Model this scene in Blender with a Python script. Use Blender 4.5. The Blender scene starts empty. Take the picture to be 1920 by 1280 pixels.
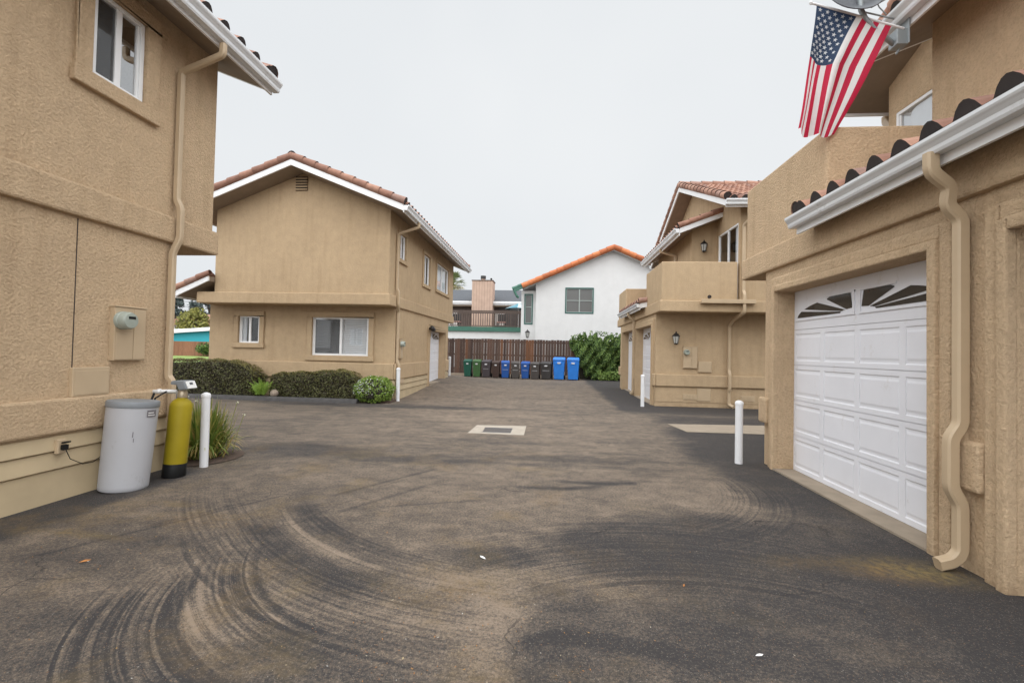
import bpy, bmesh, math, random
import numpy as np
from mathutils import Vector, Matrix
random.seed(7)
rng = np.random.default_rng(7)
SC = bpy.context.scene
COL = SC.collection
R = math.radians

# ------------------------------------------------------------------ camera
cam_d = bpy.data.cameras.new('camera')
cam = bpy.data.objects.new('camera', cam_d); COL.objects.link(cam)
cam_d.sensor_width = 36.0
cam_d.lens = 36.0 * 860 / 1920
cam_d.clip_start = 0.05; cam_d.clip_end = 2000
cam.matrix_world = (Matrix.Translation((0, 0, 1.37)) @ Matrix.Rotation(0.0862, 4, 'Z')
                    @ Matrix.Rotation(math.pi/2 + 0.0209, 4, 'X') @ Matrix.Rotation(0.0215, 4, 'Z'))
SC.camera = cam

# ------------------------------------------------------------------ sky, sun, exposure
SUN_EL, SUN_AZ = R(50), R(176)            # azimuth measured clockwise from +Y
w = bpy.data.worlds.new('World'); SC.world = w; w.use_nodes = True
nt = w.node_tree; nt.nodes.clear()
n_out = nt.nodes.new('ShaderNodeOutputWorld'); n_bg = nt.nodes.new('ShaderNodeBackground')
n_sky = nt.nodes.new('ShaderNodeTexSky'); n_sky.sky_type = 'NISHITA'; n_sky.sun_disc = False
n_sky.sun_elevation = SUN_EL; n_sky.sun_rotation = SUN_AZ; n_sky.dust_density = 6; n_sky.air_density = 1.0
n_hs = nt.nodes.new('ShaderNodeHueSaturation'); n_hs.inputs['Saturation'].default_value = 0.25
n_tc = nt.nodes.new('ShaderNodeTexCoord')
n_no = nt.nodes.new('ShaderNodeTexNoise'); n_no.inputs['Scale'].default_value = 1.6; n_no.inputs['Detail'].default_value = 3
n_rp = nt.nodes.new('ShaderNodeValToRGB')
n_rp.color_ramp.elements[0].position = 0.3; n_rp.color_ramp.elements[0].color = (0.90, 0.915, 0.93, 1)
n_rp.color_ramp.elements[1].position = 0.75; n_rp.color_ramp.elements[1].color = (1.0, 1.0, 1.0, 1)
n_ml = nt.nodes.new('ShaderNodeMix'); n_ml.data_type = 'RGBA'; n_ml.blend_type = 'MULTIPLY'
n_ml.inputs[0].default_value = 1.0; n_ml.inputs[7].default_value = (5.85, 6.0, 6.12, 1)
n_mx = nt.nodes.new('ShaderNodeMix'); n_mx.data_type = 'RGBA'; n_mx.inputs[0].default_value = 0.94
L = nt.links.new
L(n_sky.outputs[0], n_hs.inputs['Color']); L(n_tc.outputs['Generated'], n_no.inputs['Vector'])
L(n_no.outputs['Fac'], n_rp.inputs[0]); L(n_rp.outputs[0], n_ml.inputs[6])
L(n_hs.outputs[0], n_mx.inputs[6]); L(n_ml.outputs[2], n_mx.inputs[7])
L(n_bg.outputs[0], n_out.inputs[0])
# added fill for the walls: sky brightened to the sides and behind the view
n_dp = nt.nodes.new('ShaderNodeVectorMath'); n_dp.operation = 'DOT_PRODUCT'
n_dp.inputs[1].default_value = (0.0, -1.0, 0.0)
n_mr = nt.nodes.new('ShaderNodeMapRange'); n_mr.interpolation_type = 'SMOOTHSTEP'
n_mr.inputs[1].default_value = -0.55; n_mr.inputs[2].default_value = -0.2; n_mr.inputs[3].default_value = 1.0; n_mr.inputs[4].default_value = 2.6
n_sc = nt.nodes.new('ShaderNodeVectorMath'); n_sc.operation = 'SCALE'
L(n_tc.outputs['Generated'], n_dp.inputs[0]); L(n_dp.outputs['Value'], n_mr.inputs[0])
n_sz = nt.nodes.new('ShaderNodeSeparateXYZ'); n_mz = nt.nodes.new('ShaderNodeMapRange'); n_mz.interpolation_type = 'SMOOTHSTEP'
n_mz.inputs[1].default_value = 0.6; n_mz.inputs[2].default_value = 0.95; n_mz.inputs[3].default_value = 1.0; n_mz.inputs[4].default_value = 1.3
n_pr = nt.nodes.new('ShaderNodeMath'); n_pr.operation = 'MULTIPLY'      # overcast skies are brightest overhead
L(n_tc.outputs['Generated'], n_sz.inputs[0]); L(n_sz.outputs[2], n_mz.inputs[0]); L(n_mr.outputs[0], n_pr.inputs[0]); L(n_mz.outputs[0], n_pr.inputs[1])
L(n_mx.outputs[2], n_sc.inputs[0]); L(n_pr.outputs[0], n_sc.inputs['Scale']); L(n_sc.outputs[0], n_bg.inputs[0])
n_bg.inputs[1].default_value = 0.1
sun_d = bpy.data.lights.new('sun', 'SUN'); sun_d.energy = 0.55; sun_d.angle = R(120); sun_d.color = (1, 0.97, 0.92)
sun = bpy.data.objects.new('sun', sun_d); COL.objects.link(sun)
_sd = Vector((math.sin(SUN_AZ)*math.cos(SUN_EL), math.cos(SUN_AZ)*math.cos(SUN_EL), math.sin(SUN_EL)))
sun.rotation_euler = _sd.to_track_quat('Z', 'Y').to_euler()
sun.location = (0, -10, 30)
VS = SC.view_settings
VS.view_transform = 'Standard'; VS.look = 'None'; VS.gamma = 1; VS.exposure = 0.6
SC.display_settings.display_device = 'sRGB'

# ------------------------------------------------------------------ materials
def new_mat(name):
    m = bpy.data.materials.new(name); m.use_nodes = True
    nt = m.node_tree; b = nt.nodes['Principled BSDF']
    return m, nt, b
def nd(nt, t, **kw):
    n = nt.nodes.new(t)
    for k, v in kw.items():
        if k in n.inputs: n.inputs[k].default_value = v
        else: setattr(n, k, v)
    return n
def coords(nt): return nd(nt, 'ShaderNodeTexCoord').outputs['Object']
def noise(nt, vec, scale, detail=4, rough=0.55, dist=0.0):
    n = nd(nt, 'ShaderNodeTexNoise', Scale=scale, Detail=detail, Roughness=rough, Distortion=dist)
    nt.links.new(vec, n.inputs['Vector']); return n.outputs['Fac']
def ramp(nt, fac, stops):
    n = nd(nt, 'ShaderNodeValToRGB'); cr = n.color_ramp
    while len(cr.elements) < len(stops): cr.elements.new(0.5)
    for e, (p, c) in zip(cr.elements, stops):
        e.position = p; e.color = (*c, 1) if len(c) == 3 else c
    nt.links.new(fac, n.inputs[0]); return n.outputs[0]
def mix(nt, fac, a, b, mode='MIX'):
    n = nd(nt, 'ShaderNodeMix', data_type='RGBA', blend_type=mode)
    if isinstance(fac, (int, float)): n.inputs[0].default_value = fac
    else: nt.links.new(fac, n.inputs[0])
    for s, i in ((a, 6), (b, 7)):
        if isinstance(s, tuple): n.inputs[i].default_value = (*s, 1)
        else: nt.links.new(s, n.inputs[i])
    return n.outputs[2]
def mathn(nt, op, a, b=0.0, c=0.0, clamp=False):
    n = nd(nt, 'ShaderNodeMath', operation=op, use_clamp=clamp)
    for s, i in ((a, 0), (b, 1), (c, 2)):
        if isinstance(s, (int, float)): n.inputs[i].default_value = s
        else: nt.links.new(s, n.inputs[i])
    return n.outputs[0]
def bump(nt, b, h, strength=0.4, dist=0.01):
    n = nd(nt, 'ShaderNodeBump', Strength=strength, Distance=dist)
    nt.links.new(h, n.inputs['Height']); nt.links.new(n.outputs[0], b.inputs['Normal'])
def stretch(nt, vec, s):
    n = nd(nt, 'ShaderNodeMapping'); n.inputs['Scale'].default_value = s
    nt.links.new(vec, n.inputs[0]); return n.outputs[0]
def k(c, f): return tuple(x*f for x in c)

def plain(name, col, rough=0.6, var=0.06, bscale=0, bst=0.1, metal=0.0, spec=0.5, vscale=6):
    m, nt, b = new_mat(name)
    v = coords(nt)
    f = noise(nt, v, vscale, 5)
    nt.links.new(ramp(nt, f, [(0.3, k(col, 1-var)), (0.7, k(col, 1+var))]), b.inputs['Base Color'])
    b.inputs['Roughness'].default_value = rough; b.inputs['Metallic'].default_value = metal
    b.inputs['Specular IOR Level'].default_value = spec
    if bscale: bump(nt, b, noise(nt, v, bscale, 3), bst, 0.005)
    return m

def stucco(name, col, coarse=28.0, bst=0.55, dist=0.012, gr=1.0):
    m, nt, b = new_mat(name); v = coords(nt)
    big = noise(nt, v, 0.9, 4, 0.6)
    mid = noise(nt, v, 7.0, 5, 0.65, 0.1)
    fine = noise(nt, v, coarse, 6, 0.68, 0.15)
    c1 = ramp(nt, big, [(0.3, k(col, 0.94)), (0.7, k(col, 1.05))])
    c2 = mix(nt, 1.0, c1, ramp(nt, mid, [(0.3, (0.93, 0.925, 0.92)), (0.7, (1.05, 1.045, 1.03))]), 'MULTIPLY')
    c3 = mix(nt, 1.0, c2, ramp(nt, fine, [(0.32, (1-.14*gr, 1-.15*gr, 1-.16*gr)), (0.5, (1, 1, 1)), (0.7, (1+.07*gr,)*3)]), 'MULTIPLY')
    # faint vertical water streaks
    st = noise(nt, stretch(nt, v, (3.0, 3.0, 0.25)), 2.2, 4, 0.6)
    c4 = mix(nt, 1.0, c3, ramp(nt, st, [(0.28, (0.90, 0.885, 0.865)), (0.5, (1, 1, 1))]), 'MULTIPLY')
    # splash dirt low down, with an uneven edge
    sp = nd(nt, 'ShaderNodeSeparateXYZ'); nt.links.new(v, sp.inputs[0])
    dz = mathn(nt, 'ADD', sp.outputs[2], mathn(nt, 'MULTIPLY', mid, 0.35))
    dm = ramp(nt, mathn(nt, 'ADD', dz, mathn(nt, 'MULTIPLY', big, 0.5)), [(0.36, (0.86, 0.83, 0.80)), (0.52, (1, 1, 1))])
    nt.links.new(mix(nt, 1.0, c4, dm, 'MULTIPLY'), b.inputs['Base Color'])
    b.inputs['Roughness'].default_value = 0.92; b.inputs['Specular IOR Level'].default_value = 0.15
    flat = ramp(nt, fine, [(0.35, (0, 0, 0)), (0.62, (1, 1, 1))])
    h = mathn(nt, 'ADD', flat, mathn(nt, 'MULTIPLY', noise(nt, v, coarse*3.5, 3), 0.5))
    bump(nt, b, h, bst, dist)
    return m

TAN = (0.60, 0.442, 0.288)
M = {}
def stained(name, col, rough=0.45, stain=(0.22, 0.17, 0.12), amount=0.5, thr=0.62, sv=(1, 1, .35), vs=9, fine=40, spec=0.4, metal=0.0, bst=0.0):
    """paint with blotchy grime, run marks and small scuffs of their own shape"""
    m, nt, b = new_mat(name); v = coords(nt)
    base = ramp(nt, noise(nt, v, 2.5, 4), [(0.3, k(col, .965)), (0.7, k(col, 1.03))])
    a = noise(nt, stretch(nt, v, sv), vs, 6, 0.7, 0.3); f = noise(nt, v, fine, 4, 0.7)
    g = ramp(nt, mathn(nt, 'ADD', a, mathn(nt, 'MULTIPLY', mathn(nt, 'SUBTRACT', f, .5), .35)), [(thr, (0,)*3), (thr+.14, (amount,)*3)])
    nt.links.new(mix(nt, g, base, stain), b.inputs['Base Color'])
    b.inputs['Roughness'].default_value = rough; b.inputs['Specular IOR Level'].default_value = spec; b.inputs['Metallic'].default_value = metal
    if bst: bump(nt, b, f, bst, .003)
    return m
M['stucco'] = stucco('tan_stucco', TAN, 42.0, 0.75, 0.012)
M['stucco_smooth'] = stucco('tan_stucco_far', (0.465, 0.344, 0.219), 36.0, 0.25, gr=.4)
M['siding'] = plain('tan_siding', (0.46, 0.36, 0.225), 0.7, 0.09, 18, 0.2, vscale=3)
M['tanpaint'] = plain('tan_metal_paint', (0.47, 0.355, 0.23), 0.5, 0.05, vscale=4)
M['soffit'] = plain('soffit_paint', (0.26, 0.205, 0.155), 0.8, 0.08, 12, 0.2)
M['white'] = plain('white_trim_paint', (0.78, 0.78, 0.78), 0.4, 0.03, vscale=3)
M['gutter'] = stained('gutter_metal', (0.70, 0.71, 0.72), 0.36, (.30, .27, .23), .4, .60, (1, 1, 1), 5, metal=.1)
M['door'] = stained('garage_door_white', (0.725, 0.725, 0.76), 0.45, (.45, .40, .34), .35, .60, (1, 1, .5), 6)
M['vinyl'] = plain('white_vinyl', (0.80, 0.80, 0.80), 0.35, 0.02)
M['whitewall'] = stained('white_stucco', (0.63, 0.626, 0.62), 0.9, (.45, .42, .38), .2, .6, (1.5, 1.5, .25), 2.2, 20, spec=.15, bst=.25)
M['concrete'] = plain('concrete', (0.29, 0.235, 0.175), 0.9, 0.12, 40, 0.3, vscale=5)
M['darkmetal'] = plain('dark_metal', (0.03, 0.028, 0.027), 0.45, 0.1, metal=0.4)
M['greymetal'] = plain('grey_metal', (0.30, 0.33, 0.34), 0.45, 0.1, metal=0.3)
M['dish'] = plain('dish_grey', (0.085, 0.09, 0.10), 0.5, 0.05)
M['black'] = plain('black_rubber', (0.009, 0.009, 0.009), 0.55, 0.1, spec=0.2)
M['greenpaint'] = plain('dark_green_paint', (0.035, 0.12, 0.085), 0.5, 0.1)
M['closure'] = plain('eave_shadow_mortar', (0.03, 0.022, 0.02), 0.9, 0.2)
M['copper'] = plain('copper_pipe', (0.45, 0.25, 0.15), 0.4, 0.1, metal=0.6)
M['brass'] = plain('brass_fitting', (0.5, 0.42, 0.30), 0.4, 0.1, metal=0.5)
M['soil'] = plain('bark_soil', (0.085, 0.055, 0.04), 0.95, 0.4, 30, 0.6, vscale=25)
M['shade'] = plain('lamp_clear', (0.45, 0.45, 0.42), 0.15, 0.05)
M['curtain'] = plain('white_curtain', (0.75, 0.76, 0.78), 0.8, 0.04)
M['screen'] = plain('insect_screen', (0.11, 0.105, 0.10), 0.7, 0.1)
M['greyplastic'] = plain('grey_plastic', (0.20, 0.215, 0.23), 0.5, 0.06)
M['tankwhite'] = stained('tank_white', (0.41, 0.41, 0.43), 0.48, (.20, .17, .14), .4, .64, (1, 1, .4), 9)
M['sticker'] = plain('sticker_grey', (0.16, 0.15, 0.16), 0.5, 0.15, vscale=30)
M['pipewhite'] = plain('pvc_white', (0.72, 0.71, 0.69), 0.35, 0.04)
M['stone'] = plain('stone', (0.30, 0.24, 0.19), 0.9, 0.2, 20, 0.4)
M['room_shade'] = plain('unlit_room_shade', (0.05, 0.047, 0.045), 0.9, 0.1)

def glass_mat(name, tint=(0.93, 0.95, 0.96), refl=0.0):
    m, nt, b = new_mat(name); nt.nodes.remove(b)
    o = nt.nodes['Material Output']
    tr = nd(nt, 'ShaderNodeBsdfTransparent'); tr.inputs[0].default_value = (*tint, 1)
    gl = nd(nt, 'ShaderNodeBsdfGlossy'); gl.inputs['Roughness'].default_value = 0.02
    lw = nd(nt, 'ShaderNodeLayerWeight'); lw.inputs[0].default_value = 0.5
    f = mathn(nt, 'ADD', mathn(nt, 'MULTIPLY', mathn(nt, 'POWER', lw.outputs['Facing'], 5.0), 0.95), 0.045+refl, clamp=True)
    mx = nd(nt, 'ShaderNodeMixShader')
    nt.links.new(f, mx.inputs[0]); nt.links.new(tr.outputs[0], mx.inputs[1]); nt.links.new(gl.outputs[0], mx.inputs[2])
    nt.links.new(mx.outputs[0], o.inputs[0]); return m
M['glass'] = glass_mat('window_glass'); M['glass_bright'] = glass_mat('reflective_glass', refl=0.16); M['glass_sky'] = glass_mat('sky_reflecting_glass', refl=0.5)
M['glass_dark'] = plain('dark_glass', (0.03, 0.029, 0.029), 0.07, 0.1, spec=0.5)

def rnd_mat(name, stops, rough=0.7, nscale=8, bst=0.0, bscale=30, dirt=0.25, spec=0.4):
    """colour picked per face group by the 'rnd' attribute, with noise dirt on top"""
    m, nt, b = new_mat(name); v = coords(nt)
    a = nd(nt, 'ShaderNodeAttribute', attribute_name='rnd')
    c = ramp(nt, a.outputs['Fac'], stops)
    d = noise(nt, v, nscale, 5, 0.6)
    c = mix(nt, 1.0, c, ramp(nt, d, [(0.3, (1-dirt,)*3), (0.65, (1.06,)*3)]), 'MULTIPLY')
    nt.links.new(c, b.inputs['Base Color']); b.inputs['Roughness'].default_value = rough
    b.inputs['Specular IOR Level'].default_value = spec
    if bst: bump(nt, b, noise(nt, v, bscale, 4), bst, 0.006)
    return m
M['tile'] = rnd_mat('clay_tile', [(0.0, (0.22, 0.112, 0.08)), (0.4, (0.31, 0.158, 0.108)), (0.75, (0.39, 0.215, 0.15)), (1.0, (0.28, 0.172, 0.138))], 0.8, 9, 0.25)
M['tile_orange'] = rnd_mat('orange_tile', [(0.0, (0.34, 0.095, 0.034)), (0.5, (0.48, 0.142, 0.048)), (1.0, (0.55, 0.19, 0.072))], 0.7, 9, 0.2)
M['plank'] = None
def wood_mat(name, stops):
    m, nt, b = new_mat(name); v = coords(nt)
    a = nd(nt, 'ShaderNodeAttribute', attribute_name='rnd')
    c = ramp(nt, a.outputs['Fac'], stops)
    g = noise(nt, stretch(nt, v, (14, 14, 0.8)), 3.0, 5, 0.65, 0.3)
    c = mix(nt, 1.0, c, ramp(nt, g, [(0.3, (0.6, 0.58, 0.56)), (0.7, (1.15, 1.12, 1.1))]), 'MULTIPLY')
    nt.links.new(c, b.inputs['Base Color']); b.inputs['Roughness'].default_value = 0.85
    bump(nt, b, g, 0.3, 0.006); return m
M['plank'] = wood_mat('fence_wood', [(0.0, (0.06, 0.035, 0.027)), (0.35, (0.09, 0.055, 0.04)), (0.7, (0.115, 0.068, 0.05)), (0.88, (0.13, 0.065, 0.042)), (1.0, (0.17, 0.075, 0.035))])
M['oldwood'] = wood_mat('weathered_wood', [(0.0, (0.09, 0.065, 0.055)), (1.0, (0.15, 0.115, 0.10))])
M['redwood'] = wood_mat('reddish_fence', [(0.0, (0.20, 0.09, 0.05)), (1.0, (0.28, 0.13, 0.075))])
def leaf_mat(name, stops, trans=0.25):
    m, nt, b = new_mat(name)
    a = nd(nt, 'ShaderNodeAttribute', attribute_name='rnd')
    c = ramp(nt, a.outputs['Fac'], stops)
    nt.links.new(c, b.inputs['Base Color'])
    b.inputs['Roughness'].default_value = 0.5; b.inputs['Specular IOR Level'].default_value = 0.35
    tl = nd(nt, 'ShaderNodeBsdfTranslucent'); nt.links.new(c, tl.inputs[0])
    mx = nd(nt, 'ShaderNodeMixShader'); mx.inputs[0].default_value = trans
    nt.links.new(b.outputs[0], mx.inputs[1]); nt.links.new(tl.outputs[0], mx.inputs[2])
    nt.links.new(mx.outputs[0], nt.nodes['Material Output'].inputs[0]); return m
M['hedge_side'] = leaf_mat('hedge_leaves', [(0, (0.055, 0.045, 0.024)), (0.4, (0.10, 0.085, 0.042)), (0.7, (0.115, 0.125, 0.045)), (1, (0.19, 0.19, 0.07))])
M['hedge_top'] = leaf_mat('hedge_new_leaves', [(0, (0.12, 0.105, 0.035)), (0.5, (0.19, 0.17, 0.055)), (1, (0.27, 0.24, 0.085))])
M['bush'] = leaf_mat('bush_leaves', [(0, (0.11, 0.19, 0.03)), (0.5, (0.20, 0.31, 0.05)), (1, (0.33, 0.43, 0.09))])
M['vine'] = leaf_mat('vine_leaves', [(0, (0.03, 0.06, 0.016)), (0.5, (0.075, 0.135, 0.032)), (0.85, (0.17, 0.26, 0.06)), (1, (0.30, 0.40, 0.11))])
M['fern'] = leaf_mat('fern_leaves', [(0, (0.16, 0.28, 0.04)), (1, (0.36, 0.50, 0.10))], 0.35)
M['strap'] = leaf_mat('strap_leaves', [(0, (0.10, 0.17, 0.03)), (0.5, (0.24, 0.28, 0.06)), (0.85, (0.40, 0.36, 0.10)), (1, (0.55, 0.40, 0.15))], 0.3)
M['petal'] = plain('pale_petals', (0.72, 0.72, 0.52), 0.6, 0.1)
M['petal_white'] = plain('white_petals', (0.78, 0.79, 0.76), 0.6, 0.08)
M['palm'] = leaf_mat('palm_fronds', [(0, (0.10, 0.14, 0.06)), (0.6, (0.22, 0.25, 0.10)), (1, (0.42, 0.36, 0.16))])
M['conifer'] = leaf_mat('conifer_needles', [(0, (0.03, 0.045, 0.045)), (1, (0.075, 0.10, 0.09))])
M['yellowtree'] = leaf_mat('yellow_green_leaves', [(0, (0.10, 0.11, 0.025)), (1, (0.28, 0.26, 0.06))])
M['bark'] = plain('bark', (0.12, 0.09, 0.07), 0.95, 0.25, 14, 0.6)
M['teal'] = plain('teal_paint', (0.02, 0.34, 0.40), 0.6, 0.05)
M['palewall'] = plain('pale_wall', (0.66, 0.62, 0.58), 0.8, 0.06)
M['pinkwood'] = None
def striped(name, c1, c2, period, axis=0):
    m, nt, b = new_mat(name); v = coords(nt)
    sp = nd(nt, 'ShaderNodeSeparateXYZ'); nt.links.new(v, sp.inputs[0])
    f = mathn(nt, 'FRACT', mathn(nt, 'DIVIDE', sp.outputs[axis], period))
    g = mathn(nt, 'LESS_THAN', f, 0.1)
    c = mix(nt, g, c1, c2)
    d = noise(nt, v, 3, 4)
    c = mix(nt, 1.0, c, ramp(nt, d, [(0.3, (0.88,)*3), (0.7, (1.06,)*3)]), 'MULTIPLY')
    nt.links.new(c, b.inputs['Base Color']); b.inputs['Roughness'].default_value = 0.8; return m
M['pinkwood'] = striped('chimney_siding', (0.46, 0.325, 0.25), (0.27, 0.18, 0.14), 0.2, 0)
def shingle_mat():
    m, nt, b = new_mat('grey_shingles'); v = coords(nt)
    n = noise(nt, stretch(nt, v, (2, 6, 6)), 3.0, 5, 0.7)
    nt.links.new(ramp(nt, n, [(0.3, (0.055, 0.06, 0.068)), (0.7, (0.10, 0.105, 0.115))]), b.inputs['Base Color'])
    b.inputs['Roughness'].default_value = 0.9; bump(nt, b, n, 0.3, 0.02); return m
M['shingle'] = shingle_mat()
TREADS = [(-0.86, 2.95, 27.0), (-0.55, 3.55, 29.0), (0.0, 5.4, 26.0), (1.04, 7.19, 27.0), (0.4, 5.1, 27.0), (0.9, 1.2, 20.0)]
def asphalt_mat():
    m, nt, b = new_mat('worn_asphalt'); v = coords(nt)
    a = nd(nt, 'ShaderNodeAttribute', attribute_name='wear').outputs['Fac']
    tint = nd(nt, 'ShaderNodeAttribute', attribute_name='tint').outputs['Fac']
    f1 = noise(nt, v, 5.0, 7, 0.72, 0.2); f2 = noise(nt, v, 55, 4, 0.75); f3 = noise(nt, v, 190, 3, 0.8)
    t = mathn(nt, 'ADD', a, mathn(nt, 'MULTIPLY', mathn(nt, 'SUBTRACT', f1, 0.5), 0.45))
    for i, (cx, cy, sc_) in enumerate(TREADS):               # rubber streaks of turning tyres, concentric about each turn
        msk = nd(nt, 'ShaderNodeAttribute', attribute_name='tread%d' % i).outputs['Fac']
        vd = nd(nt, 'ShaderNodeVectorMath', operation='DISTANCE'); nt.links.new(v, vd.inputs[0]); vd.inputs[1].default_value = (cx, cy, 0)
        n1 = nd(nt, 'ShaderNodeTexNoise', noise_dimensions='1D', Scale=sc_, Detail=4.0, Roughness=0.7)
        nt.links.new(vd.outputs['Value'], n1.inputs['W'])
        ln = mathn(nt, 'MULTIPLY', mathn(nt, 'MINIMUM', mathn(nt, 'SUBTRACT', n1.outputs['Fac'], 0.52), .08), 3.0)
        t = mathn(nt, 'ADD', t, mathn(nt, 'MULTIPLY', ln, msk))
    t = mathn(nt, 'ADD', t, mathn(nt, 'MULTIPLY', mathn(nt, 'SUBTRACT', f2, 0.5), 2.1))
    t = mathn(nt, 'ADD', t, mathn(nt, 'MULTIPLY', mathn(nt, 'SUBTRACT', f3, 0.5), 1.9), clamp=True)
    c = ramp(nt, t, [(0.0, (0.036, 0.033, 0.033)), (0.25, (0.062, 0.054, 0.049)), (0.5, (0.108, 0.087, 0.069)), (0.75, (0.170, 0.133, 0.101)), (1.0, (0.255, 0.198, 0.148))])
    # aggregate stones showing through: pale and rusty grains of several sizes
    for sc_, rad, thr in ((38.0, 0.15, 0.965), (85.0, 0.25, 0.9), (140.0, 0.32, 0.82)):
        vo = nd(nt, 'ShaderNodeTexVoronoi', Scale=sc_); nt.links.new(v, vo.inputs['Vector'])
        g = mathn(nt, 'LESS_THAN', vo.outputs['Distance'], rad)
        sepc = nd(nt, 'ShaderNodeSeparateColor'); nt.links.new(vo.outputs['Color'], sepc.inputs[0])
        g = mathn(nt, 'MULTIPLY', g, mathn(nt, 'GREATER_THAN', sepc.outputs[0], thr))
        gc = ramp(nt, sepc.outputs[1], [(0.0, (0.24, 0.22, 0.19)), (0.4, (0.33, 0.30, 0.26)), (0.62, (0.30, 0.15, 0.07)), (0.9, (0.33, 0.2, 0.10)), (1.0, (0.45, 0.43, 0.40))])
        c = mix(nt, mathn(nt, 'MULTIPLY', g, 0.42), c, gc)
    # hairline cracks
    wv = nd(nt, 'ShaderNodeVectorMath', operation='ADD'); nt.links.new(v, wv.inputs[0])
    wn = nd(nt, 'ShaderNodeTexNoise', Scale=3.0, Detail=4.0); nt.links.new(v, wn.inputs['Vector'])
    ws_ = nd(nt, 'ShaderNodeVectorMath', operation='SCALE'); ws_.inputs['Scale'].default_value = 0.35
    nt.links.new(wn.outputs['Color'], ws_.inputs[0]); nt.links.new(ws_.outputs[0], wv.inputs[1])
    vc = nd(nt, 'ShaderNodeTexVoronoi', feature='DISTANCE_TO_EDGE', Scale=0.9); nt.links.new(wv.outputs[0], vc.inputs['Vector'])
    cr = mathn(nt, 'LESS_THAN', vc.outputs['Distance'], 0.0045)
    cr = mathn(nt, 'MULTIPLY', cr, ramp(nt, noise(nt, v, 0.8, 3), [(0.5, (0,)*3), (0.62, (.75,)*3)]))
    c = mix(nt, cr, c, (0.022, 0.02, 0.02))
    # rusty / mossy tint
    tc = mix(nt, noise(nt, v, 1.3, 3), (0.21, 0.105, 0.045), (0.17, 0.15, 0.06))
    tm = mathn(nt, 'MULTIPLY', tint, ramp(nt, noise(nt, v, 22, 4), [(0.35, (0.2,)*3), (0.65, (1,)*3)]))
    c = mix(nt, tm, c, tc)
    nt.links.new(c, b.inputs['Base Color'])
    b.inputs['Roughness'].default_value = 0.82; b.inputs['Specular IOR Level'].default_value = 0.28
    h = mathn(nt, 'ADD', f3, mathn(nt, 'MULTIPLY', f2, 0.8))
    bump(nt, b, h, 0.5, 0.006); return m
M['asphalt'] = asphalt_mat()
M['curb'] = plain('curb_asphalt', (0.06, 0.056, 0.055), 0.9, 0.25, 40, 0.5, vscale=8)
M['grass'] = plain('lawn_grass', (0.17, 0.24, 0.05), 0.9, 0.3, 60, 0.6, vscale=3)

# ------------------------------------------------------------------ mesh helpers
class XF:            # current transform applied to every vertex built
    f = staticmethod(lambda p: p)
    flip = False
def set_xf(f=None, flip=False):
    XF.f = staticmethod(f) if f else staticmethod(lambda p: p); XF.flip = flip

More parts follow.
